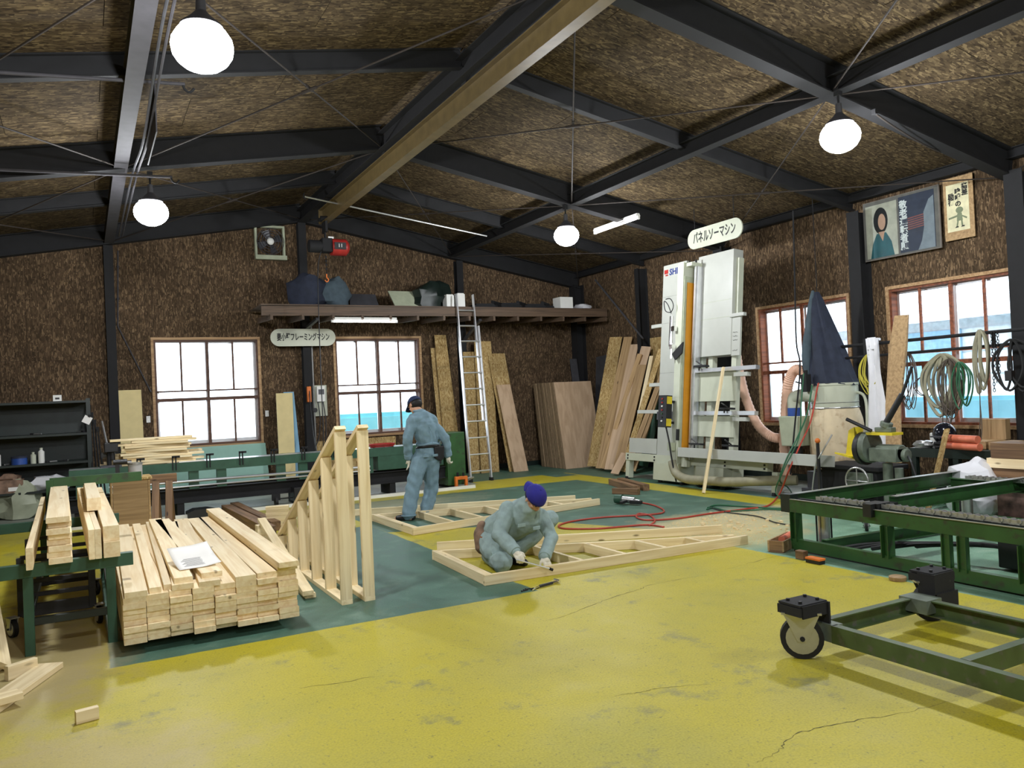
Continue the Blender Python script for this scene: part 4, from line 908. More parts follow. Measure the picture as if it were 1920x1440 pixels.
for x in (-.26,.2): plank('side_rail',V((-.18,7.0,0))+V((x,-.1,.17)),V((-.18,7.0,0))+V((x,.9,.17)),.04,.08,M['black'],e)
def caster(par,x,y,r,w=.035,ang=0,name='caster',fk=.5):
    m3=rotm(z=ang); o=V((x,y,0))
    c=build(MB().cyl(o+m3@V((0,-w/2,r)),o+m3@V((0,w/2,r)),r,24),name,M['rubber'],par,smooth=True)
    build(MB().cyl(o+m3@V((0,-w/2-.004,r)),o+m3@V((0,w/2+.004,r)),r*.76,20),'wheel_disc',M['galv'],c,smooth=True)
    mb=MB()
    for s in (-1,1): mb.add([o+m3@V(q) for q in ((-r*.22,s*(w/2+.008),r*.85),(r*.22,s*(w/2+.008),r*.85),(r*fk,s*(w/2+.008),r*2.15),(-r*fk,s*(w/2+.008),r*2.15),(-r*.22,s*(w/2+.013),r*.85),(r*.22,s*(w/2+.013),r*.85),(r*fk,s*(w/2+.013),r*2.15),(-r*fk,s*(w/2+.013),r*2.15))],[(0,1,2,3),(7,6,5,4),(0,4,5,1),(1,5,6,2),(2,6,7,3),(3,7,4,0)])
    mb.box(-r*(fk+.1),r*(fk+.1),-w/2-.02,w/2+.02,r*2.15,r*2.25,m3,o); build(mb,'fork',M['galv'],c)
    build(MB().cyl(o+m3@V((0,-w/2-.02,r)),o+m3@V((0,w/2+.02,r)),r*.12,8),'axle',M['steel'],c)
    return c
for x,y,a in ((-.32,-.14,.5),(.24,-.1,.2),(-.3,.95,.3),(.22,.95,.6)): caster(e,x,y,.065,.03,a+pi/2)
for k in range(8):
    j=.04*math.sin(k*2.3)+(.0 if k>1 else -.06); zz=.612+k*.0382
    plank('lumber_board',(-.16-.01*(k%2),6.17+j,zz+.019),(-.245,9.9+j,zz+.019),.139,.0375,M['pine'],label='pine board, %s from the bottom of the tall stack on the green stand'%('lowest' if k==0 else lay[k]),cat='board',group='tall board stack on the green stand')
plank('lumber_board',(-.33,5.95,.69),(-.39,9.6,.69),.038,.14,M['pine'],label='single pine board on edge left of the tall stack',cat='board')
for k in range(2): plank('lumber_board',(.025+k*.039,6.1,.715),(-.06+k*.039,9.7,.715),.038,.2,M['pine'],label='%s board of the pair standing on edge on the green stand'%('left' if k==0 else 'right'),cat='board',group='edge pair on the green stand')
for k in range(2): plank('pine_post',(.145,6.1+.03*k,.667+k*.106),(.10,9.4,.667+k*.106),.1,.104,M['pine'],label='%s squared post at the right end of the green stand'%('lower' if k==0 else 'upper'),cat='post',group='squared posts on the green stand')
plank('pine_post',(.055,7.2,.875),(.03,9.6,.875),.1,.1,M['pine'],label='topmost squared post lying back across the green stand',cat='post',group='squared posts on the green stand')
for k in range(3): plank('leaning_plank',(-.50-.045*k,5.95,.05+.0*k),(-.86-.04*k,7.6,1.45),.04,.14,M['pine2'],up=(0,1,.5),label='pine plank leaning at the left frame edge, %s of three'%('right one','middle','left one')[k],cat='plank')
# planks and blocks on the floor at lower left
plank('floor_plank',(-.66,4.85,.02),(-.23,5.86,.02),.15,.036,M['pine2'],label='pine plank lying flat at the lower left of the floor',cat='plank')
plank('floor_plank',(-.72,5.1,.06),(-.36,5.25,.06),.11,.04,M['pine2'],label='short board lying across the floor plank at the frame edge',cat='board')
plank('wood_block',(-.46,5.76,.045),(-.31,5.86,.045),.04,.088,M['pine2'],label='small block on edge behind the floor plank',cat='block')
plank('wood_block',(-.085,4.74,.033),(.02,4.76,.033),.04,.065,M['pine2'],label='lone small wood block on the yellow floor',cat='block')
# ---------------------------------------------------------------- standing gable frames
def gable(x,label):
    e=thing('gable_frame',label,'frame',(x,6.2,0),group='standing gable frames'); W_=.089
    P=lambda y,z:V((x,6.2+y,z)); sl=.5; zt=1.42
    plank('base_plate',P(0,.019),P(2.72,.019),W_,.038,M['pine2'],e)
    for k in range(6):
        y=.019+.45*k; h=zt-.045-sl*y
        if k==0: plank('post',P(y,.038),P(y,h),.038,W_,M['pine2'],e,up=(1,0,0),d1=0)
        else: plank('stud',P(y,.038),P(y,h-.01),.038,W_,M['pine2'],e,up=(1,0,0),d1=sl)
    a=P(-.0,zt-.02); b=P(2.8,zt-.02-sl*2.8+.0); plank('sloped_plate',a,b,W_,.038,M['pine2'],e,c0=sl)
    return e
gable(1.79,'standing pine gable frame nearer the lumber pile, sloping to the left')
gable(1.975,'standing pine gable frame behind on the right, mostly seen as one post')
plank('lean_board',(1.565,6.53,.06),(1.72,9.2,.33),.089,.038,M['pine2'],label='pine board sloping up beside the lumber pile with pencil marks',cat='board')
plank('floor_board',(1.60,6.6,.02),(1.63,9.3,.02),.089,.038,M['pine2'],label='pine board flat on the floor under the sloping one',cat='board')
for k in range(7): plank('short_block',(2.08+.008*(k%2),10.8,.02+.0385*k),(2.36,10.72,.02+.0385*k),.14,.038,M['pine2'],label='short pine offcut, %s from the floor in the small stack behind the gable frames'%lay[k],cat='block',group='stack of short offcuts')
for k in range(7): plank('short_block',(1.66,9.2,.02+.0385*k),(1.8,9.2,.02+.0385*k),.14,.038,M['pine2'],label='short offcut, %s from the floor in the prop under the sloping board'%lay[k],cat='block',group='prop of short offcuts')
# ---------------------------------------------------------------- frames being nailed on the floor
def floorframe(pa,pb,pc,pd,studs,label,loc):
    e=thing('wall_frame',label,'frame',(loc[0],loc[1],0)); z=.0455
    q=lambda p:V((p[0],p[1],z))
    A_,B2,C_,D_=map(q,(pa,pb,pc,pd)) # A front left, B tip front, C tip rear, D rear left
    plank('front_rail',A_,B2,.038,.089,M['pine2'],e); plank('rear_rail',D_,C_,.038,.089,M['pine2'],e)
    u=(D_-A_); n=V((u.y,-u.x,0)).normalized()
    for k in range(2): o=n*(.02+.039*k); i=u.normalized()*.02; plank('bottom_plate',A_+o+i,D_+o-i,.038,.089,M['pine2'],e)
    for x in studs:
        f=(x-A_.x)/(B2.x-A_.x); g_=(x-D_.x)/(C_.x-D_.x); a=A_.lerp(B2,f)+V((0,.02,0)); b=D_.lerp(C_,g_)-V((0,.02,0)); b.x=a.x+.0
        plank('stud',a,b,.038,.089,M['pine2'],e)
    return e
floorframe((3.36,8.82),(6.32,9.27),(6.28,9.40),(3.34,10.25),(3.93,4.36,4.8,5.25,5.68),'triangular pine frame flat on the floor around the standing worker',(3.4,9.5))
plank('loose_board',(3.3,10.92,.0455),(6.28,9.82,.0455),.038,.089,M['pine2'],label='long pine board on edge behind the frame of the standing worker',cat='board')
floorframe((2.93,6.06),(5.80,5.93),(5.72,6.03),(3.0,7.36),(3.9,4.36,4.82,5.28),'triangular pine frame flat on the floor before the kneeling worker',(3.4,6.7))
plank('loose_board',(3.22,7.76,.0455),(6.03,6.53,.0455),.038,.089,M['pine2'],label='long pine board on edge behind the frame of the kneeling worker',cat='board')
# ---------------------------------------------------------------- panel saw (leans back against its frame)
tilt=math.atan(.107)
e=thing('panel_saw','tall cream vertical panel saw leaning back before the right wall','machine',(8.6,9.5,0),rot=(0,tilt,0))
def sb(x0,x1,ya,yb,z0,z1): return MB().box(x0,x1,ya-9.5,yb-9.5,z0,z1)
build(sb(0,.05,10.27,10.87,.46,3.74),'back_board',M['sawwhite'],e,bevel=.004)
for z in (1.86,2.72,3.18): build(sb(-.002,0,10.27,10.87,z,z+.006),'board_joint',M['greyjoint'],e)
build(sb(-.006,0,10.27,10.9,1.06,1.2),'grey_band',M['steelgrey'],e)
build(sb(0,.2,9.17,9.97,2.08,3.74),'back_board',M['sawwhite'],e,bevel=.004)
for z in (2.68,2.95): build(sb(-.002,0,9.17,9.97,z,z+.006),'board_joint',M['greyg'],e)
build(sb(.02,.2,9.98,10.26,3.3,3.7),'bridge_plate',M['sawwhite'],e)
wb_=build(sb(.01,.03,8.99,9.17,2.06,2.72),'memo_board',M['sawwhite'],e)
for k in range(4): build(MB().tube([(.006,-.36-.02*j,(2.42,2.36,2.3,2.14)[k]+.008*math.sin(j*2.3+k)) for j in range(6)],.0025,4),'scribble',M['ink'],wb_)
build(sb(0,.04,9.04,9.97,1.36,1.84),'back_board',M['cream'],e,bevel=.003)
build(sb(0,.04,9.06,9.97,.80,1.13),'back_board',M['cream'],e,bevel=.003)
for y in (9.94,9.68,9.16): build(sb(.06,.16,y-.05,y+.05,.05,3.6),'frame_post',M['cream'],e)
build(sb(.06,.16,10.3,10.4,.05,3.6).box(.06,.16,.72+.5,.82+.5,.05,3.6),'frame_post',M['cream'],e)
# carriage column: box beam, amber strip, rail
build(sb(-.27,-.05,10.02,10.17,.35,3.63),'carriage_beam',M['cream'],e,bevel=.006)
build(sb(-.25,-.06,10.004,10.02,.47,3.4),'cover_side',M['greyg'],e)
build(sb(-.2,-.06,9.99,10.004,.5,3.3),'amber_strip',M['amber'],e)
build(sb(-.1,-.0,9.86,9.95,.42,3.56),'guide_rail',M['alu'],e); build(sb(-.13,-.1,9.875,9.90,.42,3.56),'guide_lip',M['galv'],e)
build(sb(-.22,.02,9.88,10.1,3.56,3.62),'top_bracket',M['cream'],e); build(MB().cyl((-.1,.42,3.62),(-.1,.42,3.68),.015,8).cyl((-.1,.57,3.62),(-.1,.57,3.68),.015,8),'bracket_bolt',M['steel'],e)
sh=build(MB().cyl((-.32,.72,2.25),(-.32,.72,2.75),.03,12).box(-.36,-.27,.64,.70,2.2,2.28).box(-.34,-.28,.62,.72,2.5,2.58).cyl((-.34,.67,2.05),(-.34,.67,2.3),.012,8),'saw_head',M['chrome'],e,smooth=True)
build(MB().prism([(-.34,.66,2.12),(-.34,.40,2.30),(-.34,.42,2.12),(-.34,.58,2.02)],(.03,0,0)),'blade_guard',M['black'],sh)
build(MB().tube(crv([(-.33,.72,2.8),(-.34,.80,2.95),(-.34,.90,3.02),(-.34,.86,2.86),(-.34,.72,2.82),(-.34,.66,2.92),(-.34,.74,3.04),(-.34,.86,3.05)]),.008),'air_tube',M['black'],sh,smooth=True)
cb=build(sb(-.46,-.34,10.10,10.30,.92,1.44),'control_box',M['black'],e,bevel=.004)
for k in range(7): build(MB().cyl((-.475,.70,1.38-.06*k),(-.46,.70,1.38-.06*k),.014,10),'push_button',M[('red','red','white','red','green','black','white')[k]],cb)
build(sb(-.45,-.35,10.095,10.1,1.3,1.42).box(-.45,-.35,.595,.6,.94,1.06),'yellow_label',M['yellow'],cb); build(sb(-.36,-.27,10.12,10.18,1.32,1.36).box(-.36,-.27,.62,.68,.98,1.02),'bracket',M['steel'],cb)
build(MB().tube(crv([(-.4,.66,.92),(-.38,.6,.7),(-.36,.55,.45),(-.33,.5,.2),(-.3,.48,.06)]),.014),'power_cable',M['black'],e,smooth=True); build(sb(-.36,-.28,10.06,10.16,.55,.68),'junction_box',M['greyg'],e)
build(sb(-.31,-.27,9.98,10.02,.72,.9),'clamp_lever',M['black'],e)
# supports: arms, ledges
for z,y1 in ((2.7,11.15),(1.67,11.15),(1.2,11.46)): build(sb(.0,.06,10.87,y1,z-.03,z+.03),'support_arm',M['sawwhite'],e)
for z in (1.85,1.17):
    build(sb(-.08,.0,8.56,9.97,z-.03,z+.03),'support_ledge',M['alu'],e); build(sb(-.06,.02,8.75,9.03,z-.12,z-.06),'support_arm',M['sawwhite'],e)
build(sb(-.02,.04,8.9,9.2,2.66,2.71),'support_arm',M['sawwhite'],e)
for y,z in ((9.7,1.9),(9.1,1.22),(9.75,.66),(9.0,.66)): build(sb(-.16,-.06,y-.13,y+.13,z,z+.03).cyl((-.11,y-9.5-.02,z+.03),(-.13,y-9.5+.1,z+.10),.012,6).cyl((-.11,y-9.5+.05,z-.05),(-.11,y-9.5+.05,z),.012,6),'toggle_clamp',M['black'],e)
build(sb(.0,.05,10.88,11.66,.47,.73),'side_board',M['sawwhite'],e); build(sb(-.06,.06,8.3,11.68,.33,.46),'base_beam',M['cream'],e,bevel=.004)
build(sb(-.32,.0,7.19,9.95,.46,.61),'infeed_table',M['sawwhite'],e,bevel=.004); build(sb(-.02,.04,9.9,10.3,.46,.7),'table_link',M['cream'],e)
for y in (11.62,8.17): build(sb(-.05,.05,y-.05,y+.05,0.02,.33),'leg',M['cream'],e)
build(sb(-.12,.5,10.1,10.8,.04,.33),'pedestal',M['cream'],e,bevel=.006); build(sb(-.12,.3,9.12,9.75,.05,.33),'pedestal',M['cream'],e,bevel=.006)
for y in (10.15,10.7,9.2,9.7,8.17,11.62): build(MB().cyl((-.04,y-9.5,.0),(-.04,y-9.5,.04),.04,10),'levelling_foot',M['steel'],e)
for y in (11.6,10.85,9.95,9.15,8.35):
    for z in (.365,.42): build(MB().cyl((-.075,y-9.5,z),(-.06,y-9.5,z),.014,8),'bolt',M['steel'],e)
build(MB().tube(crv([(-.3,.6,.38),(-.3,.5,.2),(-.32,.2,.12),(-.3,-.2,.13),(-.2,-.6,.14),(-.1,-1.2,.2),(.1,-1.6,.24)]),.07,12),'dust_duct',M['duct'],e,smooth=True)
build(MB().cyl((-.1,.5,.3),(-.1,.5,.45),.09,12),'duct_collar',M['cream'],e)
m4=Matrix.Translation((-.004,1.03,3.6))@FACE_X.to_4x4()
text('SHIN',.15,plain('blue_logo_ink',srgb(36,58,130),.5),'logo_lettering',e,m4,sx=1.05,bold=.004,align='CENTER')
build(MB().box(-.003,0,1.24,1.34,3.59,3.66).box(-.003,0,1.24,1.31,3.55,3.575),'logo_mark',M['red'],e)
plank('pine_post',(8.10,9.12,.005),(8.66,9.17,1.87),.089,.038,M['pine2'],up=(1,-.6,0),label='pine post leaning on the panel saw, foot on the yellow line',cat='board')
# ---------------------------------------------------------------- dust collector with its ducts
cx,cy=9.5,7.84
e=thing('dust_collector','cream dust collector with blue-grey cloth filter bag and dusty sack','machine',(cx,cy,0))
build(MB().lathe([(.315,1.2),(.32,1.22),(.32,1.52),(.33,1.53),(.33,1.56),(.31,1.56),(.31,1.24)],n=32),'drum',M['cream'],e,smooth=True)
build(MB().lathe([(.325,1.2),(.33,1.21),(.325,1.22)],n=28).lathe([(.325,1.28),(.33,1.285),(.325,1.29)],n=28),'clamp_band',M['galv'],e)
mb=MB(); n=28; rows=[(.32,1.2),(.35,1.05),(.365,.85),(.36,.6),(.34,.42),(.32,.34),(.1,.33)]; vs=[]
for r,z in rows:
    for k in range(n): a=2*pi*k/n; f=1+.03*math.sin(5*a+z*7)+.02*math.sin(9*a+z*11); vs.append((r*f*math.cos(a),r*f*math.sin(a),z))
mb.add(vs,[(i*n+k,(i+1)*n+k,(i+1)*n+(k+1)%n,i*n+(k+1)%n) for i in range(len(rows)-1) for k in range(n)]+[tuple((len(rows)-1)*n+k for k in range(n))])
build(mb,'dust_sack',M['dustbag'],e,smooth=True)
mb=MB(); vs=[]; rows=12
for i in range(rows+1):
    t=i/rows; r=.33*(1-t)**.8+.05*t; oy=.24*t**.8+.0; z=1.54+1.36*t
    for k in range(n): a=2*pi*k/n; f=1+.10*math.sin(6*a+2*t)*min(1,3*t)+.05*math.sin(11*a); vs.append((r*f*math.cos(a),oy+r*f*math.sin(a)*(1-.25*t),z-.02*math.sin(3*a)*(1-t)))
mb.add(vs,[(i*n+k,i*n+(k+1)%n,(i+1)*n+(k+1)%n,(i+1)*n+k) for i in range(rows) for k in range(n)]+[tuple(rows*n+k for k in range(n))])
build(mb,'filter_bag',M['navy'],e,smooth=True)
build(MB().tube(crv([(-.2,.26,1.56),(-.22,.28,1.9),(-.14,.27,2.4),(-.05,.25,2.92)]),[.06,.06,.06,.06,.06,.06,.065,.07,.07,.07,.07,.06,.06,.06,.05,.05,.04,.03,.02][:19],10),'bag_fold',M['bagcloth'],e,smooth=True)
build(MB().cyl((0,.22,2.86),(0,.22,4.3),.006,6),'hanging_cord',M['steel'],e)
build(MB().box(-.36,.36,-.36,.36,.0,.06).box(.31,.36,-.36,-.31,.06,1.2).box(.31,.36,.31,.36,.06,1.2).box(-.3,.3,-.3,.3,.06,.3),'stand',M['steelgrey'],e)
P0=V((cx,cy,0)); Q=lambda *p:V(p)-P0
build(MB().tube(crv([(-.25,.1,1.38),(-.27,.32,1.40),(-.28,.48,1.36),(-.27,.5,1.22)]),.095,14),'elbow_duct',M['cream'],e,smooth=True)
build(MB().cyl((-.27,.5,1.1),(-.27,.5,1.22),.1,18),'blue_collar',M['blue'],e,smooth=True)
build(MB().prism([(-.40,.32,1.1),(-.40,.70,1.1),(-.40,.66,.66),(-.40,.36,.66)],(.26,0,0)),'fan_housing',M['greyg'],e,bevel=.01)
build(MB().cyl((-.27,.5,.45),(-.27,.5,.66),.085,16),'rubber_sleeve',M['black'],e,smooth=True)
build(MB().tube(crv([(.1,-.28,1.42),(.05,-.45,1.36),(0,-.52,1.1),(0,-.47,.5),(0,-.4,.12)]),.02,8),'side_tube',M['cream'],e,smooth=True)
build(MB().box(-.45,-.35,.1,.2,1.45,1.7).cyl((-.4,.15,1.7),(-.4,.15,1.76),.03,8).cyl((-.44,.1,1.55),(-.44,.3,1.6),.012,6),'air_regulator',M['steel'],e)
def ribbed(name,pts,r,label,mat='hose',par=None):
    P=crv(pts,14); rr=[r*(1.0 if k%2 else .9) for k in range(len(P))]
    return build(MB().tube(P,rr,14),name,M[mat],par,label,'duct',smooth=True)
ribbed('flexible_duct',[PX(1378,640,9.2),PX(1385,690,9.2),PX(1398,745,9.25),PX(1420,795,9.3),PX(1445,818,9.3),PX(1465,822,9.3)],.075,'pink flexible duct curving down from the panel saw')
ribbed('flexible_duct',[V((9.3,8.62,.2)),V((9.3,8.63,.7)),V((9.3,8.58,1.1)),V((9.3,8.52,1.5)),V((9.3,8.42,1.72)),V((9.3,8.3,1.78)),V((9.32,8.2,1.7)),V((9.34,8.17,1.5))],.08,'pink flexible duct arching upright beside the dust collector')
# machine with hand wheel, lever
e=thing('surface_planer','dark machine with a round hand wheel under the dust collector','machine',(9.0,7.15,0))
build(MB().box(-.25,.3,-.5,.35,.0,.42).box(-.27,.32,-.55,.4,.42,.48),'body',M['steel'],e,bevel=.01); build(MB().box(-.3,-.25,-.45,-.1,.1,.4),'grey_panel',M['saw'],e)
build(MB().tube([(-.34,-.28+.17*math.cos(a*pi/12),.30+.17*math.sin(a*pi/12)) for a in range(24)],.012,6,True).cyl((-.34,-.45,.3),(-.34,-.11,.3),.008,6).cyl((-.34,-.28,.13),(-.34,-.28,.47),.008,6).cyl((-.34,-.28,.3),(-.25,-.28,.3),.02,8),'hand_wheel',M['galv'],e)
build(MB().cyl((-.7,.0,.05),(-.7,.0,.80),.022,8).box(-.75,-.3,-.03,.03,.02,.07),'lever',M['black'],e); build(MB().ball((-.7,0,.83),.035,12),'knob',M['orange'],e,smooth=True)
# cut-off machine
e=thing('cutoff_saw','grey-green cut-off saw with yellow guards on a pedestal stand','saw',(8.3,6.15,0))
build(MB().lathe([(.2,0),(.2,.03),(.06,.06),(.055,.6)],(0,0,0),14).cyl((-.02,-.16,.02),(-.02,-.16,.55),.05,10),'stand',M['saw'],e,smooth=True)
build(MB().box(-.12,.12,-.2,.16,.62,.78).cyl((0,-.22,.7),(0,-.27,.7),.075,12).cyl((0,-.2,.72),(0,.1,.72),.10,16),'motor',M['saw'],e,smooth=True,bevel=.01)
build(MB().cyl((0,.19,.78),(0,.27,.78),.19,24),'blade_cover',M['saw'],e,smooth=True,bevel=.008); build(MB().cyl((0,.27,.76),(0,.33,.76),.2,24),'blade_disc',M['black'],e,smooth=True)
build(MB().prism([(-.1,.36,1.02),(-.1,.44,.98),(-.1,.5,.66),(-.1,.34,.62),(-.1,.36,.8)],(.16,0,0)),'yellow_guard',M['yellow'],e); build(MB().box(-.1,.1,-.15,.2,.93,.96),'yellow_plate',M['yellow'],e); build(MB().prism([(-.22,.36,.66),(-.22,.56,.70),(.0,.54,.66),(.0,.34,.62)],(0,0,.02)),'yellow_flap',M['yellow'],e)
build(MB().box(-.05,.05,-.1,.12,.96,1.02).cyl((0,0,1.02),(0,-.02,1.08),.07,12),'head',M['saw'],e,bevel=.01)
build(MB().cyl((0,0,1.06),(.05,-.20,1.40),.035,10).cyl((.05,-.2,1.40),(.08,-.32,1.72),.018,8),'feed_arm',M['black'],e,smooth=True); build(MB().cyl((-.1,.12,.98),(-.15,.42,1.12),.022,8),'handle',M['black'],e)
build(MB().tube(crv([(.0,-.26,.7),(-.05,-.35,.6),(-.05,-.42,.3),(0,-.3,.02)]),.012),'power_cable',M['black'],e)
# ---------------------------------------------------------------- hanging rails by the right windows
e=thing('hanging_rail','pair of dark pipes on posts in front of the right windows','rail',(9.6,6.2,0))
build(MB().cyl((0,1.95,2.07),(0,-3.4,2.11),.022,8),'upper_pipe',M['steel'],e); build(MB().cyl((0,1.95,1.9),(0,-3.4,1.96),.018,8),'lower_pipe',M['steel'],e)
for y in (1.15,-1.9): build(MB().box(-.03,.03,y-.03,y+.03,0,2.15),'post',M['steel'],e)
for y in (1.15,-.6,-1.9): build(MB().box(-.012,.012,y-.02,y+.02,1.9,2.1),'link',M['steel'],e)
def coil(name,y,z0,z1,wd,n,r,mat,label,cat,sd=1,x=9.56,grp=None):
    """loops of rope or cable hung over the pipe"""
    rn=random.Random(sd); mb=MB()
    for k in range(n):
        w0=wd*rn.uniform(.35,1); zb=z1+(z0-z1)*rn.uniform(0,.28); dy=rn.uniform(-.3,.3)*wd; dx=rn.uniform(-.03,.03)
        mb.tube(crv([(x+dx,y+dy*.2,z0),(x+dx-.015,y+dy+w0*.5,z0-.28*(z0-zb)),(x+dx-.02,y+dy+w0*.55,z0-.65*(z0-zb)),(x+dx,y+dy,zb),(x+dx+.01,y+dy-w0*.5,z0-.65*(z0-zb)),(x+dx+.015,y+dy-w0*.45,z0-.25*(z0-zb))],5,True),r,5,True)
    return build(mb,name,M[mat],None,label,cat,grp,smooth=True)
coil('rope_coil',7.30,1.93,1.35,.22,14,.007,'yrope','yellow rope coil hanging left of the white plastic film','rope',2)
e=thing('plastic_film','long white plastic film hung over the pipe beside the tall board','film',(9.52,7.2,.4))
mb=MB(); vs=[];fs=[]; nu,nv=10,14
for i in range(nv+1):
    for j in range(nu+1):
        t=i/nv; u=j/nu-.5; wd=.17+.22*max(0,min(1,(t-.25)*2.2))*(1-max(0,t-.55)*1.2); vs.append((.03*math.sin(u*14+t*5),-u*wd-.10*max(0,t-.3)*(1-max(0,t-.6)),1.73*(1-t)+.02))
for i in range(nv):
    for j in range(nu): a=i*(nu+1)+j; fs.append((a,a+1,a+nu+2,a+nu+1))
mb.add(vs,fs); f_=build(mb,'sheet',M['film'],e,smooth=True); f_.modifiers.new('s','SOLIDIFY').thickness=.003
build(MB().box(-.02,.0,-.06,.06,1.6,1.76).cyl((0.06,-.08,1.73),(.06,.08,1.73),.02,8),'fold',M['film'],e)
build(MB().prism([PX(1677,592,9.42),PX(1703,590,9.42),PX(1700,655,9.40),PX(1688,760,9.3),PX(1690,868,9.2),PX(1661,868,9.2),PX(1660,760,9.3),PX(1666,655,9.4)],(.025,.005,0)),'tall_board',M['tanwood'],None,'tall tan board with a slanted top leaning before the hanging pipes','board')
coil('wire_sling',6.72,1.93,1.15,.25,7,.006,'wire','thin wire slings hanging right of the tall board','sling',4)
coil('wire_sling',6.50,1.6,1.3,.2,3,.006,'wire','single wire sling loop below the pipe at the window\'s first bar','sling',41)
coil('cable_coil',6.22,1.86,1.05,.34,6,.022,'duct','thick grey-brown hose coil hanging in the middle of the right window','hose',5)
coil('wire_sling',6.12,1.8,.95,.3,8,.007,'wire','bundle of wire slings hanging within the thick hose coil','sling',6,9.53)
coil('cable_coil',5.98,1.75,1.15,.22,4,.010,'greenhose','teal cable coil hanging right of the thick grey hose','cable',7,9.52)
coil('rope_coil',5.73,2.12,1.3,.14,4,.018,'duct','grey rope looped over the upper pipe left of the chain','rope',8)
mb=MB()
for s_ in range(3):
    y=5.60-.035*s_
    for k in range(20-3*s_):
        z=2.08-.036*k; a=(k%2)*pi/2+.4
        mb.tube([V((9.56,y,z))+rotm(z=a)@V((.012*math.cos(q*pi/4),0,.024*math.sin(q*pi/4))) for q in range(8)],.004,4,True)
build(mb,'lifting_chain',M['steel'],None,'dark lifting chain hanging in strands from the pipes','chain')
coil('cable_coil',5.36,1.98,1.3,.36,4,.014,'rubber','black cable coil with a hoist block at the right frame edge','cable',9)
build(MB().box(9.5,9.58,5.36,5.44,1.5,1.62).cyl((9.54,5.4,1.62),(9.54,5.4,1.9),.01,6),'hoist_block',M['black'],None,'small black hoist block hanging inside the black cable coil','block',bevel=.01)
for k,(u,v0,v1) in enumerate(((1765,690,850),(1772,700,850),(1783,680,800),(1835,700,850),(1838,760,850))): build(MB().tube(crv([PX(u,v0,9.5),PX(u+3,(v0+v1)/2,9.5),PX(u-1,v1-6,9.5)]),.006,5),'hanging_wire',M['wire'],None,'thin wire dangling below the coils at the right window','wire','thin wires below the coils')
# ---------------------------------------------------------------- workbench at the right wall
bz=.70
e=thing('workbench','dark green steel workbench under the right window','bench',(9.6,5.9,0))
build(MB().box(-.4,.45,-.6,.6,bz-.03,bz).box(-.4,-.36,-.6,.6,bz-.11,bz-.03).box(.4,.45,-.6,.6,bz-.11,bz-.03),'bench_top',M['dgreen'],e)
for x in (-.36,.4):
    for y in (-.55,.0,.55): build(MB().box(x-.035,x+.035,y-.035,y+.035,0,bz-.03),'leg',M['dgreen'],e)
build(MB().box(-.3,.35,-.5,.5,.12,.14),'lower_shelf',M['steel'],e)
e=thing('safety_helmet','black full-face helmet with dark visor on the workbench','helmet',(9.45,6.18,bz))
build(MB().ball((0,0,.17),(.13,.14,.14),20),'shell',plain('gloss_black_shell',srgb(20,22,30),.12,0,.02),e,smooth=True); build(MB().lathe([(.11,0),(.13,.05),(.12,.07)],n=20),'neck_guard',M['black'],e,smooth=True); build(MB().box(-.145,-.1,-.1,.1,.13,.15),'brow',M['steelgrey'],e)
for k,(z,y) in enumerate(((.045,5.93),(.135,5.95))):
    mb=MB().lathe([(.02,0),(.045,0),(.045,.5),(.02,.5)],n=18,m=rotm(z=-.25)@rotm(x=pi/2)); mb.v=[p+V((9.25,y+.1,bz+z)) for p in mb.v]
    build(mb,'orange_roll',M['coral'],None,'%s rolled orange sheet on the workbench'%('lower' if k==0 else 'upper'),'roll',smooth=True)
blob('rag_heap','galv',(9.3,6.35,bz),(.09,.12,.05),'crumpled grey rag at the left end of the workbench','rag',31,.3)
blob('rag_heap','steel',(9.32,6.12,bz),(.09,.1,.05),'dark crumpled cloth below the helmet on the workbench','rag',32,.3)
build(MB().lathe([(.04,0),(.04,.16),(.03,.17)],(9.55,6.40,bz),12),'white_can',M['white'],None,'white can left of the helmet on the workbench','can',smooth=True)
for a,b,w_,t_,l in (((9.35,5.74,bz+.05),(9.75,5.74,bz+.05),.26,.09,'flat timber block on the workbench right of the orange rolls'),((9.3,5.45,bz+.05),(9.7,5.45,bz+.05),.2,.09,'short timber block at the right end of the workbench')):
    plank('timber_block',a,b,w_,t_,M['tanwood'],label=l,cat='block')
plank('timber_block',(9.78,5.74,bz+.096),(9.78,5.74,bz+.34),.3,.1,M['tanwood'],up=(1,0,0),label='upright timber block standing behind the orange rolls',cat='block')
blob('plastic_bag','film',(8.75,5.4,0.0),(.27,.28,.37),'full white plastic bag standing in front of the workbench','bag',33,.12,22)
plank('leaning_strip',(8.75,5.98,.005),(9.15,5.95,.95),.10,.02,M['osb_new'],up=(1,-.5,0),label='short pale strand board strip leaning right of the cut-off saw',cat='board')
zz=0
for k,(h,x,y,w_,mt) in enumerate(((.16,9.0,5.02,.5,'tanwood'),(.09,9.02,4.99,.5,'tanwood'),(.10,8.98,5.02,.48,'pine'),(.10,9.0,5.0,.5,'oldwood'),(.10,9.02,5.0,.5,'oldwood'),(.11,9.0,5.04,.52,'pine'),(.17,9.0,5.0,.5,'oldwood'))):
    plank('sawn_block',(x,y+w_/2,.0+zz+h/2),(x,y-w_/2-.3,zz+h/2),.34,h-.004,M[mt],up=(0,0,1),label='sawn timber block in the stack at the right frame edge, %s'%('at the bottom','second up','third up','fourth up','fifth up','second from the top','topmost')[k],cat='block',group='sawn timber blocks at the right edge'); zz+=h
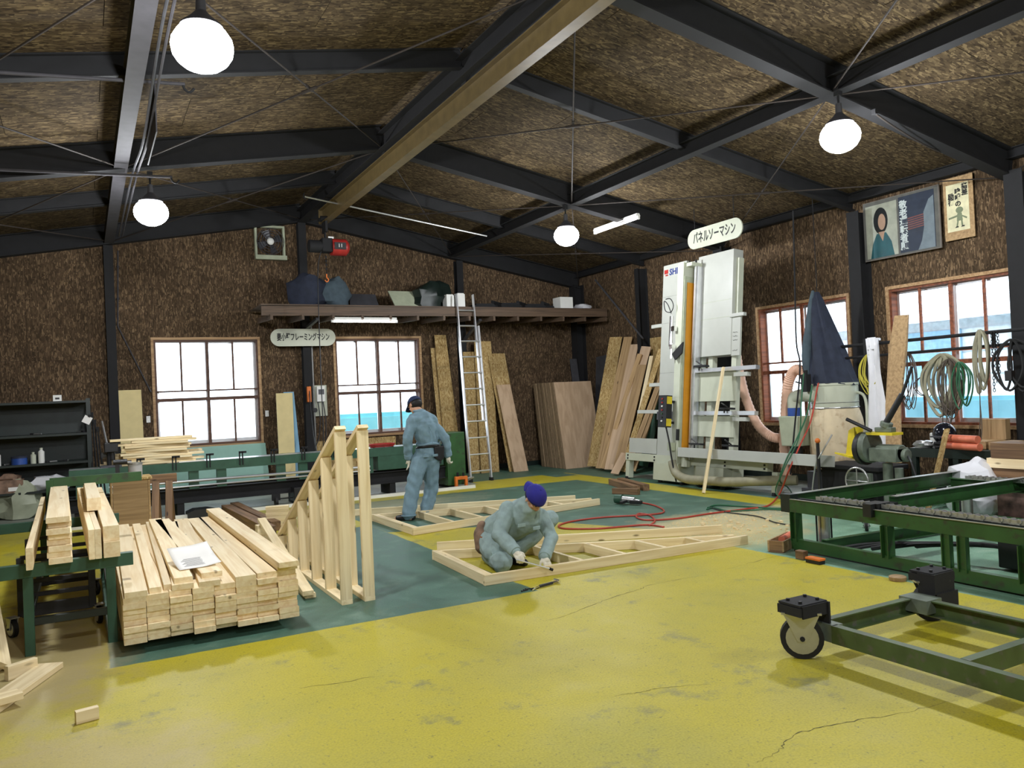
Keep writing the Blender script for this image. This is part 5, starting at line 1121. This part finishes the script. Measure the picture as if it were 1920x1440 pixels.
e=thing('printed_carton','dark red printed carton on the floor behind the conveyor','box',(8.6,4.7,0)); build(MB().box(-.2,.2,-.45,.25,0,.36),'body',plain('faded_red_print',srgb(110,84,74),.8,0,.4,9),e); build(MB().box(-.2,-.003,-.45,.25,.36,.364).box(.003,.2,-.45,.25,.36,.364),'flap',M['leather'],e)
# ---------------------------------------------------------------- green chain conveyor
e=thing('chain_conveyor','low green steel chain conveyor frame at the right','conveyor',(5.9,5.4,0)); G='green'
def cv(fn,name,mat='green',**k): return build(fn,name,M[mat],e,ws=True,**k)
zt=.49
cv(MB().channel((5.9,5.42,zt-.06),(5.8,1.2,zt-.06),.12,.06,side=-1),'front_rail')
cv(MB().box(5.89,5.93,5.1,5.4,zt-.004,zt+.0).box(5.80,5.84,1.2,1.3,zt-.004,zt),'wear_strip','galv')
for (a,b) in (((5.86,5.40,zt+.004),(5.76,1.2,zt+.004)),): cv(MB().bar(a,b,.018,.006),'wear_strip','galv')
cv(MB().channel((5.98,5.5,zt-.04),(8.62,5.5,zt-.04),.15,.06,side=1),'cross_rail'); cv(MB().bar((5.98,5.46,zt+.038),(8.62,5.46,zt+.038),.06,.006),'wear_strip','galv')
cv(MB().box(5.88,5.98,5.42,5.54,zt-.13,zt+.04),'corner_block','dgreen')
cv(MB().channel((6.35,4.68,zt-.02),(8.9,4.62,zt-.02),.13,.06,side=1),'cross_rail'); cv(MB().bar((6.35,4.66,zt+.048),(8.9,4.60,zt+.048),.06,.006),'wear_strip','galv')
cv(MB().box(6.1,6.35,4.62,4.74,zt-.09,zt-.0),'bearing','black')
cv(MB().channel((8.3,5.4,zt-.06),(8.2,1.4,zt-.06),.10,.06,side=1),'rear_rail')
for (x,y) in ((5.9,5.38),(5.86,4.38),(5.845,3.85),(5.84,3.72),(5.82,3.25),(5.8,2.2)): cv(MB().hbeam((x,y,.10),(x,y,zt-.12),.07,.09 if y not in (3.85,3.72) else .05,.008,up=(0,1,0)),'post')
cv(MB().channel((5.9,5.42,.07),(5.8,1.2,.07),.10,.06,side=-1),'base_rail'); cv(MB().box(5.88,5.94,1.2,5.4,.0,.02),'floor_plate','steelgrey')
cv(MB().channel((6.0,5.15,.07),(8.2,5.0,.07),.11,.06,side=1),'lower_cross_rail'); cv(MB().channel((8.3,5.4,.07),(8.2,1.4,.07),.10,.06,side=1),'base_rail')
for (x,y) in ((8.28,5.3),(8.22,3.0)): cv(MB().hbeam((x,y,.12),(x,y,zt-.1),.08,.1,.008,up=(0,1,0)),'post')
for (x,y,r) in ((6.16,5.28,.055),(8.1,5.1,.06)): cv(MB().cyl((x,y,0),(x,y,.42),r,16),'air_cylinder','galv',smooth=True); cv(MB().cyl((x-.1,y+.0,.02),(x-.1,y,.42),.008,6).cyl((x+.1,y,.02),(x+.1,y,.42),.008,6),'guide_rod','steel')
# chains: alternating link plates and rollers lying along the rails
def chain(a,b,name,pitch=.05):
    a=V(a); b=V(b); n_=int((b-a).length/pitch); m3=basis(a,b); mb=MB()
    for k in range(n_):
        c=a+(b-a)*((k+.5)/n_); w_=.018 if k%2 else .027
        for s_ in (-1,1):
            o=m3@V((0,s_*w_,0)); mb.cbox(c+o,(pitch*1.1,.006,.034),m3)
        mb.cyl(c+m3@V((pitch/2,-.03,.008)),c+m3@V((pitch/2,.03,.008)),.018,7)
    o=cv(mb,name,'galv'); o['kind']='stuff'; return o
chain((5.95,5.15,zt+.028),(5.935,4.62,zt+.028),'roller_chain',.066); chain((5.93,4.45,zt+.028),(5.84,1.3,zt+.028),'roller_chain',.066); chain((8.22,5.15,zt+.02),(8.13,1.5,zt+.02),'roller_chain',.066)
cv(MB().bar((5.95,5.38,zt+.002),(5.85,1.25,zt+.002),.05,.008),'chain_bed','steel')
cv(MB().box(5.86,6.02,4.46,4.60,zt-.01,zt+.05).box(5.80,5.86,4.48,4.56,zt-.06,zt+.05),'tension_block','black')
cv(MB().box(6.5,6.8,3.6,3.85,.02,.34).cyl((6.6,3.72,.05),(6.6,3.72,.30),.09,14),'drive_motor','black',bevel=.01); cv(MB().cyl((6.65,3.5,.12),(6.65,3.9,.12),.05,10),'gearbox','steel')
for k in range(6):
    y=5.0-.15*k; cv(MB().tube(crv([(6.0+.1*k,y+.1,.03+.02*k),(6.3,y-.2,.10+.02*k),(6.55,3.9,.18),(6.7,3.4-.1*k,.12),(6.9,2.9-.2*k,.06)]),.014 if k%2 else .02),'hydraulic_hose','rubber',smooth=True)
for (x,y) in ((7.35,5.75),(7.2,5.62)): 
    w_=thing('swivel_caster','loose caster wheel standing under the conveyor','caster',(x,y,0),group='loose casters under the conveyor'); caster(w_,0,0,.055,.03,.6)
# dolly with large casters in the foreground
e=thing('steel_dolly','green steel dolly frame on large casters in the right foreground','dolly',(4.2,2.6,0))
D_='green'
def dl(mb,name,mat='olivegreen',**k): return build(mb,name,M[mat],e,ws=True,**k)
dl(MB().channel((3.74,3.17,.15),(3.74,.6,.15),.10,.05,side=-1),'front_beam'); dl(MB().channel((4.62,3.2,.15),(4.62,.6,.15),.10,.05,side=1),'rear_beam')
dl(MB().channel((3.80,3.28,.15),(4.62,3.28,.15),.10,.05,side=1),'end_beam'); dl(MB().channel((3.77,2.42,.15),(4.60,2.42,.15),.10,.05,side=-1),'cross_beam'); dl(MB().channel((3.77,1.2,.15),(4.60,1.2,.15),.10,.05,side=-1),'cross_beam')
dl(MB().box(3.72,3.80,3.16,3.32,.10,.20),'corner_plate','saw'); dl(MB().box(4.55,4.70,3.15,3.34,.12,.205),'corner_plate','saw')
for (x,y,l) in ((3.64,3.30,0),(4.86,3.32,1)):
    dl(MB().cbox((x,y,.325),(.22,.16,.012)),'caster_plate','steel'); dl(MB().cbox((x+(.105 if l==0 else -.11),y-.04,.225),(.014,.12,.2)).cbox((x+.0,y-.085,.29 if l==0 else .235),(.2,.01,.07 if l==0 else .18)),'drop_plate','steel')
    dl(MB().cbox((x,y,.29),(.23,.17,.05)),'mount_block','steel')
    for dx in (-.07,.07):
        for dy in (-.045,.045): dl(MB().cyl((x+dx,y+dy,.33),(x+dx,y+dy,.345),.011,6),'bolt','black')
    c=caster(e,x-4.2-.02,y-2.6,.12,.045,-.75 if l==0 else -.5,fk=.82)
dl(MB().box(4.68,4.98,3.22,3.3,.1,.2),'outrigger','steel')
# ---------------------------------------------------------------- small things on the floor at right
e=thing('wooden_toolbox','small brown wooden tray box with an orange tube inside','box',(5.94,5.56,0),rz=-1.17)
build(MB().box(-.07,.07,-.26,.26,0,.012),'bottom',M['oldwood'],e)
for s_ in (-1,1): build(MB().box(s_*.07-.008,s_*.07+.008,-.26,.26,.012,.11),'side_panel',M['tanwood'],e); build(MB().box(-.062,.062,s_*.25-.008,s_*.25+.008,.012,.11),'end_panel',M['oldwood'],e)
build(MB().cyl((.2,.06,.09),(-.08,-.04,.07),.035,12),'orange_tube',M['coral'],None,'orange tube lying in the wooden tray box','tube',smooth=True).location=V((6.0,5.58,.055))
plank('wood_chock',(5.66,5.16,.04),(5.66,5.07,.04),.06,.075,M['oldwood'],label='small grey wood chock at the conveyor corner',cat='block')
e=thing('scrub_brush','small black brush with a red top at the conveyor foot','brush',(5.62,4.93,0)); build(MB().box(-.04,.04,-.08,.08,.03,.05),'brush_back',M['orange'],e,bevel=.005); build(MB().box(-.035,.035,-.075,.075,0,.03),'bristles',M['black'],e)
build(MB().lathe([(.06,0),(.065,.01),(.065,.03),(.055,.035)],(5.61,4.12,0),18),'tape_roll',M['tanwood'],None,'round tan puck on the floor by the conveyor rail','puck',smooth=True)
for a,b,l in (((7.84,11.1,.05),(7.50,9.95,.05),'brown squared timber on the floor before the panel saw, left one'),((8.02,11.1,.05),(7.72,10.0,.05),'brown squared timber on the floor before the panel saw, right one')): plank('squared_timber',a,b,.105,.1,M['oldwood'],label=l,cat='timber')
plank('timber_offcut',(7.16,10.1,.045),(7.36,9.72,.045),.09,.088,M['oldwood'],label='short timber offcut on the green floor behind the nail gun',cat='block')
e=thing('nail_gun','green and grey pneumatic nail gun lying on the floor','nail gun',(6.62,9.05,0),rz=-1.15)
build(MB().cyl((-.16,0,.07),(-.05,0,.07),.065,16),'end_cap',M['mgreen'],e,smooth=True); build(MB().cyl((-.05,0,.07),(.14,0,.06),.045,14).cyl((.14,0,.06),(.22,0,.05),.02,10),'barrel',M['galv'],e,smooth=True)
build(MB().box(.0,.05,-.18,-.03,.03,.07),'handle',M['black'],e,bevel=.008); build(MB().box(.1,.28,-.08,-.03,.02,.07),'magazine',M['black'],e,bevel=.006)
def hose(name,pts,r,mat,label): return build(MB().tube(crv(pts,7),r,7),name,M[mat],None,label,'hose',smooth=True)
fl=lambda pts,z=.012:[F(u,v,z) for u,v in pts]
hose('air_hose',fl([(1200,942),(1225,947),(1243,955),(1240,962),(1200,966),(1130,970),(1075,977),(1048,985),(1060,991),(1120,991),(1170,987),(1215,984),(1245,988)]),.011,'redhose','orange-red air hose looping on the floor from the nail gun')
hose('air_hose',fl([(1218,985),(1228,976),(1218,966),(1198,963),(1194,970),(1215,975),(1270,972),(1330,963),(1400,954),(1440,948)])+[PX(1462,925,8.35),PX(1480,880,8.3),PX(1500,835,8.5),PX(1520,790,8.8),PX(1532,730,9.0),PX(1535,718,9.03)],.011,'redhose','red air hose running from the floor up to the dust collector')
hose('air_hose',fl([(1327,952),(1345,947),(1400,950),(1470,953),(1490,940),(1478,915)])+[PX(1462,900,8.3),PX(1475,860,8.3),PX(1495,820,8.5),PX(1512,780,8.8),PX(1521,735,9.0),PX(1522,722,9.03)],.011,'greenhose','green air hose hanging from the dust collector to the floor')
hose('air_hose',fl([(1325,955),(1340,952),(1370,958),(1440,955),(1490,957),(1496,945)])+[PX(1455,925,8.2),PX(1470,880,8.2),PX(1498,820,8.5),PX(1502,760,8.9),PX(1507,700,9.0)],.009,'greenhose','second green hose looping beside the panel saw table')
hose('power_cord',fl([(1330,950),(1360,960),(1420,968),(1455,980),(1495,986)]),.007,'rubber','black cord crossing the pale dust on the floor')
hose('power_cord',[PX(1560,815,8.45),PX(1540,850,8.3),PX(1530,870,8.3),PX(1525,900,8.3),PX(1522,935,8.3)],.01,'galv','pale cable draped over the saw table end')
hose('drop_cable',[PX(1487,395,9.3),PX(1490,520,9.3),PX(1493,640,9.3),PX(1500,690,9.2),PX(1490,800,9.0),PX(1482,890,8.9)],.012,'steel','dark cable dropping from the roof beside the dust collector')
e=thing('claw_hammer','claw hammer lying on the floor before the kneeling worker','hammer',(3.3,5.7,0)); build(MB().cyl((-.04,0,.015),(.10,.03,.015),.012,8),'handle',M['black'],e); build(MB().cyl((.10,.03,.015),(.16,.045,.016),.010,8).cyl((.16,.01,.02),(.155,.085,.02),.014,10),'head',M['chrome'],e); build(MB().tube(crv([(-.04,0,.015),(-.09,-.02,.012),(-.14,-.06,.01)]),.006),'claw',M['chrome'],e)
for k in range(5): build(MB().cyl((3.08+.03*k,5.68+.02*(k%3),.005),(3.14+.035*k,5.69+.015*((k*2)%3),.005),.004,6).cyl((3.075+.03*k,5.68+.02*(k%3),.005),(3.08+.03*k,5.68+.02*(k%3),.005),.008,8),'steel_nail',M['steel'],None,'steel nail lying beside the claw hammer','nail','nails on the floor')
# sawdust and small wood chips
rs=random.Random(11)
chips=[]
for k in range(46):
    u=rs.uniform(1305,1480); v=rs.uniform(962,1000); p=F(u,v,0); s_=rs.uniform(.012,.035)
    build(MB().cbox((0,0,s_*.35),(s_*1.4,s_,s_*.7),rotm(z=rs.uniform(0,3))),'wood_chip',M['pine2'],None,'small pale wood chip scattered in the sawdust','chip','wood chips in the sawdust').location=p
mb=MB(); rs=random.Random(5)
def duststain(c,rx,ry,n_):
    for k in range(n_):
        a=rs.uniform(0,2*pi); r=math.sqrt(rs.random())**1.3; x=c[0]+rx*r*math.cos(a)+ry*.3*r*math.sin(a); y=c[1]+ry*r*math.sin(a); s_=rs.uniform(.004,.012)
        mb.add([(x-s_,y-s_*.5,.0008),(x+s_,y-s_*.6,.0008),(x+s_*.3,y+s_,.0008),(x,y,.004)],[(0,1,3),(1,2,3),(2,0,3),(0,2,1)])
duststain((6.35,6.9),.8,.65,2600); duststain((6.0,6.25),.4,.4,500); duststain((7.3,7.2),.5,.35,400)
o=build(mb,'sawdust',M['dust'],None,'pale sawdust spread on the floor before the conveyor','sawdust',kind='stuff',keep=True)
# ---------------------------------------------------------------- people
def organic(mb,name,mat,parent,voxel=.012,sm=5,wr=0.0,label=None,seed=0,freq=24,mats=None):
    """fuse overlapping volumes into one smooth continuous surface"""
    me=bpy.data.meshes.new(name); me.from_pydata([tuple(p) for p in mb.v],[],mb.f); me.update()
    o=bpy.data.objects.new(name,me); COL.objects.link(o)
    r=o.modifiers.new('r','REMESH'); r.mode='VOXEL'; r.voxel_size=voxel; r.adaptivity=0
    s=o.modifiers.new('s','SMOOTH'); s.iterations=sm; s.factor=.5
    bpy.context.view_layer.update()
    m2=bpy.data.meshes.new_from_object(o.evaluated_get(bpy.context.evaluated_depsgraph_get())); bpy.data.objects.remove(o)
    m2.name=name; off=OFF[parent.name] if parent is not None else V((0,0,0))
    if wr:
        ns=[v.normal.copy() for v in m2.vertices]
        for v,n in zip(m2.vertices,ns):
            p=v.co; f=math.sin(p.z*freq+4*math.sin(p.x*9+seed)+3*math.sin(p.y*8))*.6+.4*math.sin(p.x*freq*1.3+p.z*freq*.7+3*math.sin(p.z*7+seed))
            v.co=p+n*(wr*f)
    for v in m2.vertices: v.co-=off
    m2.polygons.foreach_set('use_smooth',[True]*len(m2.polygons)); m2.materials.clear(); m2.materials.append(mat)
    b=bpy.data.objects.new(name,m2); COL.objects.link(b); b.parent=parent; OFF[b.name]=off
    if label: b['label']=label
    return b
def limb(mb,pts,rad,n=12):
    for p,r in zip(pts,rad): mb.ball(p,r,10)
    mb.tube(pts,rad,n)
def hand(mb,w,d,side,curl=.5,L_=.185,grip=False,mir=1):
    """palm and five fingers; w wrist, d pointing direction, side: direction of the thumb"""
    d=V(d).normalized(); side=V(side); side=(side-side.dot(d)*d).normalized(); nrm=d.cross(side)*mir  # nrm: palm side
    w=V(w); P=lambda a,b,c:w+d*a+side*b+nrm*c
    mb.ball(P(.045,0,0),(.034,.034,.034),10)
    for s in (-.022,-.006,.010,.024): mb.tube([P(0,s*.7,0),P(.045,s,0),P(.085,s*1.15,0)],[.016,.017,.014],8)
    for k,(s,l) in enumerate(((.028,.068),(.010,.076),(-.010,.070),(-.028,.054))):
        p=P(.085,s,0); ang=0; pts=[p]; c=(1.15 if grip else curl)*(1+.08*k)
        for f in (.45,.32,.23):
            ang+=c*.62; p=p+(d*math.cos(ang)+nrm*math.sin(ang))*l*f; pts.append(p)
        mb.tube(pts,[.0115,.0105,.0095,.008],8); mb.ball(pts[-1],.008,8)
    p=P(.025,.03,.004); t1=p+(d*.7+side*.7+nrm*.25).normalized()*.034; t2=t1+(d*.85+side*.15+nrm*(.7 if grip else .35)).normalized()*.03
    mb.tube([P(.01,.012,0),p,t1,t2],[.017,.015,.012,.009],8); mb.ball(t2,.009,8)
def head(mb,c,fwd,up,s=1.0):
    fwd=V(fwd).normalized(); up=V(up); up=(up-up.dot(fwd)*fwd).normalized(); sd=fwd.cross(up); m=Matrix((fwd,sd,up)).transposed(); c=V(c)
    P=lambda a,b,h:c+m@V((a*s,b*s,h*s))
    mb.ball(P(-.012,0,.03),(.098*s,.078*s,.092*s),16,m); mb.ball(P(.018,0,-.045),(.066*s,.058*s,.062*s),14,m); mb.ball(P(.05,0,-.088),(.026*s,.028*s,.02*s),10,m)
    mb.tube([P(.078,0,.015),P(.092,0,-.012),P(.104,0,-.03)],[.009*s,.011*s,.014*s],8); mb.ball(P(.082,0,-.058),(.012*s,.024*s,.010*s),8,m)
    for q in (-1,1): mb.ball(P(-.008,q*.082,-.008),(.018*s,.009*s,.03*s),8,m); mb.ball(P(.075,q*.032,.03),(.014*s,.022*s,.010*s),8,m); mb.ball(P(.06,q*.04,-.02),(.02*s,.02*s,.02*s),8,m)
    return m,P
def capm(e,P,m,mat,brim,label=None):
    mb=MB(); n=24; vs=[]; rows=8
    for i in range(rows+1):
        t=i/rows*pi/2*1.02
        for k in range(n):
            a=2*pi*k/n; vs.append(P(-.010+.108*math.cos(t)*math.cos(a),.09*math.cos(t)*math.sin(a),.028+.105*math.sin(t)))
    for k in range(n):
        a=2*pi*k/n; vs.append(P(-.010+.102*math.cos(a),.085*math.sin(a),.026))
    mb.add(vs,[(i*n+k,i*n+(k+1)%n,(i+1)*n+(k+1)%n,(i+1)*n+k) for i in range(rows) for k in range(n)])
    c=build(mb,'cap',mat,e,ws=True,smooth=True,label=label); so=c.modifiers.new('s','SOLIDIFY'); so.thickness=.006; so.offset=-1
    b=MB(); vs=[]; s_=1 if brim>0 else -1; nb=12
    for i in range(nb+1):
        a=-1.05+2.1*i/nb
        for q,(r,z) in enumerate(((.085,.034),(.155,.022))):
            x=(.02+r*math.cos(a)*(1.0 if q==0 else 1.0))*s_; vs.append(P(x,(.083 if q==0 else .088)*math.sin(a),z+.0*q-.018*abs(math.sin(a))*q))
    b.add(vs,[(2*i,2*i+1,2*i+3,2*i+2) for i in range(nb)]); br=build(b,'cap_brim',mat,e,ws=True,smooth=True); so=br.modifiers.new('s','SOLIDIFY'); so.thickness=.005
    build(MB().ball(P(-.01,0,.134),.008,8),'cap_button',mat,e,ws=True)
    return c
# standing worker, seen from behind, looking down
e=thing('person','person in blue-grey work clothes standing with back turned, head bowed','person',(3.9,10.0,0))
y=10.0; q=lambda u,v,dy=0:PY(u,v,y+dy)
hip=q(799,849); wst=q(803,834); chest=q(795,797,.02); neck=q(786,772,.05); shL=q(770,789); shR=q(812,786); elL=q(764,822,-.02); elR=q(834,822,-.06); wrL=q(766,858,.06); wrR=q(840,853,-.02)
hipL=q(788,860); hipR=q(808,860); knL=q(774,915,-.02); knR=q(809,916,.12); anL=V((3.74,9.93,.09)); anR=V((4.07,10.12,.09))
hd=q(778,761,.12); fw=V((-.35,.75,-.6))
mb=MB(); limb(mb,[hip,wst,chest,neck],[.12,.105,.13,.06]); limb(mb,[neck,hd-V((0,.02,.03))],[.055,.055]); m,P=head(mb,hd,fw,(0,.5,1))
for a,b,c_ in ((shL,elL,wrL),(shR,elR,wrR)): limb(mb,[chest+V((0,0,.08)),a,b,c_],[.07,.045,.036,.027])
for a,b,c_ in ((hipL,knL,anL),(hipR,knR,anR)): limb(mb,[hip,a,b,c_],[.09,.08,.05,.04])
limb(mb,[anL+V((.02,-.03,-.05)),anL+V((-.14,.10,-.06))],[.035,.028]); limb(mb,[anR+V((0,-.04,-.05)),anR+V((.0,.14,-.06))],[.035,.028])
organic(mb,'body',M['skin'],e,.008,3)
mb=MB(); limb(mb,[wst+V((0,0,-.02)),wst,(wst+chest)/2,chest,chest+V((-.01,0,.08))],[.142,.14,.155,.165,.13]); mb.ball((shL+shR)/2+V((0,0,.015)),(.185,.10,.075),14); mb.ball((shL+neck)/2,(.09,.07,.05),12); mb.ball((shR+neck)/2,(.09,.07,.05),12); mb.tube([neck-V((0,.02,.05)),neck+V((0,-.0,.02))],[.09,.068],14)
limb(mb,[shL+V((.02,0,0)),shL+V((0,0,-.08)),elL,(elL+wrL)/2,wrL],[.075,.075,.068,.066,.052]); limb(mb,[shR-V((.02,0,0)),shR+V((.01,0,-.08)),elR,(elR+wrR)/2,wrR],[.075,.075,.068,.066,.052])
organic(mb,'work_jacket',M['work'],e,.009,2,.006,seed=1,freq=48)
build(MB().tube([neck+V((.075*math.cos(a),.065*math.sin(a)-.005,.012)) for a in [k*pi/8 for k in range(16)]],.014,8,True),'collar',M['work'],e,ws=True,smooth=True)
mb=MB(); limb(mb,[wst-V((0,0,.03)),hip,hip-V((0,0,.04))],[.138,.15,.14])
limb(mb,[hipL,(hipL+knL)/2,knL,(knL+anL)/2,anL+V((0,0,.0))],[.118,.108,.098,.096,.092]); limb(mb,[hipR,(hipR+knR)/2,knR,(knR+anR)/2,anR+V((0,0,.02))],[.118,.106,.096,.094,.088])
organic(mb,'work_trousers',M['work'],e,.009,2,.006,seed=4,freq=40)
wr=[wst+V((.152*math.cos(a),.145*math.sin(a),-.03-.02*math.sin(a))) for a in [k*pi/12 for k in range(24)]]
build(MB().tube(wr,.022,8,True),'tool_belt',M['black'],e,ws=True,smooth=True)
pc=q(824,849,-.16); build(MB().prism([pc+V((-.07,0,.09)),pc+V((.09,.03,.09)),pc+V((.085,.03,-.08)),pc+V((.03,0.02,-.12)),pc+V((-.06,0,-.07))],(0,.07,0)),'tool_pouch',M['black'],e,ws=True,bevel=.015)
build(MB().tube(crv([pc+V((.02,.03,.08)),pc+V((.03,.03,.15)),pc+V((.05,.03,.12)),pc+V((.04,.03,.16))]),.01),'pouch_tool',M['chrome'],e,ws=True)
for w_,e_ in ((wrL,elL),(wrR,elR)):
    d_=(w_-e_).normalized(); build(MB().cyl(w_-d_*.045,w_+d_*.012,.060,16,.056),'cuff',M['work'],e,ws=True,smooth=True,bevel=.004)
build(MB().tube([wst+V((.150*math.cos(a),.143*math.sin(a),.012+.01*math.sin(3*a))) for a in [k*pi/12 for k in range(24)]],.020,8,True),'jacket_hem',M['work'],e,ws=True,smooth=True)
build(MB().tube(crv([neck+V((.0,-.075,-.05)),(chest+wst)/2+V((.0,-.178,.07)),wst+V((0,-.156,.02))]),.004,5),'back_seam',M['work'],e,ws=True)
for s__ in (-1,1):
    pk=hip+V((s__*.065,-.158,-.03)); build(MB().cbox(pk,(.085,.012,.035),rotm(z=s__*.25)),'pocket_flap',M['work'],e,ws=True,bevel=.003)
for a_ in (anL,anR): build(MB().tube([a_+V((.092*math.cos(t),.092*math.sin(t),-.02)) for t in [k*pi/8 for k in range(16)]],.010,6,True),'trouser_hem',M['work'],e,ws=True,smooth=True)
mb=MB(); hand(mb,wrL-V((0,0,.01)),(0,.02,-1),(.2,1,0),.35,mir=-1); limb(mb,[wrL+V((0,0,.02)),wrL-V((0,0,.03))],[.036,.03]); organic(mb,'glove',M['glove'],e,.0045,2)
mb=MB(); hand(mb,wrR-V((0,0,.01)),(.05,.0,-1),(-.2,1,0),.5,grip=True); limb(mb,[wrR+V((0,0,.02)),wrR-V((0,0,.03))],[.036,.03]); organic(mb,'glove',M['glove'],e,.0045,2)
for a,dr in ((anL,V((-.8,.55,0))),(anR,V((.15,1,0)))):
    mb=MB(); dr=dr.normalized(); g=V((a.x,a.y,0)); limb(mb,[g-dr*.05+V((0,0,.045)),g+dr*.05+V((0,0,.045)),g+dr*.15+V((0,0,.036))],[.045,.046,.036]); 
    for p in mb.v:
        if p.z<.004: p.z=.004
    organic(mb,'shoe',M['black'],e,.007,2)
mb=MB(); mb.ball(P(-.035,0,.005),(.088,.083,.07),14,m); organic(mb,'hair',M['hair'],e,.007,2)
capm(e,P,m,M['cap1'],1)
# kneeling worker, bent forward over the near rail of the frame
e=thing('person','person in grey-green work clothes kneeling and hammering at a floor frame','person',(3.35,6.5,0))
q=lambda u,v,yy:PY(u,v,yy)
pel=q(928,1003,6.80); bel=q(950,985,6.68); che=q(982,968,6.50); nk=q(992,946,6.38); sR=q(952,956,6.52); sL=q(1014,967,6.46)
eR=q(936,1002,6.38); wR=q(966,1034,6.16); eL=q(1034,1008,6.30); wL=q(1021,1044,6.10)
kR=V((3.27,6.38,.10)); aR=V((3.38,6.86,.07)); hR=q(920,1018,6.74); hL=q(950,1012,6.78); kL=q(1030,985,6.62); kL.z=max(kL.z,.38); aL=V((3.52,6.62,.09))
hd=q(1003,935,6.26); fw=V((.10,-.62,-.86))
mb=MB(); limb(mb,[pel,bel,che,nk],[.12,.11,.13,.06]); limb(mb,[nk,(nk+hd)/2],[.055,.052]); m,P=head(mb,hd,fw,(0,-.6,.8))
for a,b,c_ in ((sR,eR,wR),(sL,eL,wL)): limb(mb,[che,a,b,c_],[.09,.045,.036,.027])
limb(mb,[pel,hR,kR,aR],[.09,.08,.055,.04]); limb(mb,[pel,hL,kL,aL],[.09,.08,.055,.04])
organic(mb,'body',M['skin'],e,.008,3)
mb=MB(); limb(mb,[pel+V((.0,-.02,.03)),bel,(bel+che)/2,che,nk-V((0,0,.02))],[.16,.168,.175,.175,.115]); mb.ball((sL+sR)/2+V((0,.03,.0)),(.20,.12,.10),14)
limb(mb,[sR,(sR+eR)/2,eR,(eR+wR)/2,wR],[.085,.08,.074,.068,.05]); limb(mb,[sL,(sL+eL)/2,eL,(eL+wL)/2,wL],[.072,.07,.066,.062,.048])
organic(mb,'work_jacket',M['work2'],e,.009,4,.0045,seed=2,freq=44)
build(MB().tube([nk+V((.078*math.cos(a),.05*math.sin(a)-.03,.03*math.sin(a)+.0)) for a in [k*pi/8 for k in range(16)]],.018,8,True),'collar',M['work2'],e,ws=True,smooth=True)
mb=MB(); limb(mb,[pel,hR,(hR+kR)/2,kR,(kR+aR)/2,aR],[.16,.13,.125,.10,.09,.075]); limb(mb,[pel,hL,(hL+kL)/2,kL,(kL+aL)/2,aL+V((0,0,.03))],[.16,.125,.115,.095,.085,.07])
for p in mb.v:
    if p.z<.006: p.z=.006
organic(mb,'work_trousers',M['work2'],e,.009,3,.0045,seed=6,freq=38)
for w_,e_ in ((wR,eR),(wL,eL)):
    d_=(w_-e_).normalized(); build(MB().cyl(w_-d_*.045,w_+d_*.008,.060,16,.056),'cuff',M['work2'],e,ws=True,smooth=True,bevel=.004)
cf=(che+bel)/2; fr=(EYE-cf).normalized()
for s__ in (-1,1):
    pk=PY(992+s__*14,985 if s__<0 else 990,6.30); build(MB().cbox(pk,(.075,.014,.03),rotm(z=.1*s__)),'pocket_flap',M['work2'],e,ws=True,bevel=.003)
build(MB().tube(crv([nk+V((.02,-.09,-.03)),che+V((.02,-.182,.0)),bel+V((.02,-.176,.02))]),.006,6),'front_placket',M['work2'],e,ws=True)
mb=MB(); hand(mb,wR,q(978,1050,6.05)-wR,(1,0,.3),.8,grip=True,mir=-1); limb(mb,[wR-V((.0,-.02,-.01)),wR+V((.01,-.01,-.01))],[.036,.032]); organic(mb,'glove',M['glove'],e,.0045,2)
mb=MB(); hand(mb,wL,q(1031,1068,6.0)-wL,(-1,0,0.1),.7,grip=True); limb(mb,[wL+V((0,.02,.02)),wL+V((0,-.01,-.01))],[.036,.032]); organic(mb,'glove',M['glove'],e,.0045,2)
for a,dr in ((aR,V((.2,1,0))),(aL,V((.3,-1,0)))):
    mb=MB(); dr=dr.normalized(); g=V((a.x,a.y,0)); limb(mb,[g-dr*.05+V((0,0,.045)),g+dr*.05+V((0,0,.045)),g+dr*.14+V((0,0,.036))],[.045,.046,.036])
    for p in mb.v:
        if p.z<.004: p.z=.004
    organic(mb,'shoe',M['black'],e,.007,2)
pb=q(903,1000,6.80); mb=MB(); limb(mb,[pb+V((0,0,.07)),pb,pb+V((.0,-.02,-.12)),pb+V((.05,-.05,-.20))],[.05,.075,.085,.06]); organic(mb,'tool_pouch',M['leather'],e,.009,3,.006,seed=8)
for k in range(3): build(MB().bar(pb+V((-.05+.01*k,-.085,-.02-.05*k)),pb+V((.07,-.09,.0-.05*k)),.012,.04,up=(0,-1,0)),'pouch_strap',M['leatherb'],e,ws=True)
build(MB().bar(pb+V((.07,-.08,.05)),pb+V((.10,-.10,-.2)),.03,.015,up=(0,-1,0)),'pouch_trim',M['leatherb'],e,ws=True)
mb=MB(); mb.ball(P(-.035,0,.004),(.086,.082,.07),14,m); organic(mb,'hair',M['hair'],e,.007,2)
for s_ in (-1,1): build(MB().ball(P(.082,s_*.033,.012),(.006,.013,.006),8,m),'eye',M['hair'],e,ws=True); build(MB().ball(P(.085,s_*.033,.034),(.006,.018,.004),8,m),'eyebrow',M['hair'],e,ws=True)
build(MB().ball(P(.09,0,-.058),(.005,.02,.003),8,m),'mouth',M['leatherb'],e,ws=True)
capm(e,P,m,M['cap2'],-1)
# the nail bar in his hands
a=q(978,1052,6.05); b=V((3.52,5.97,.075)); e2=thing('nail_bar','slim steel nail bar held by the kneeling worker','bar',a)
build(MB().cyl(a-(b-a).normalized()*.05,b,.007,8),'shaft',M['alu'],e2,ws=True); build(MB().cyl(b,b+V((.03,-.005,-.015)),.012,8),'tip',M['steel'],e2,ws=True)
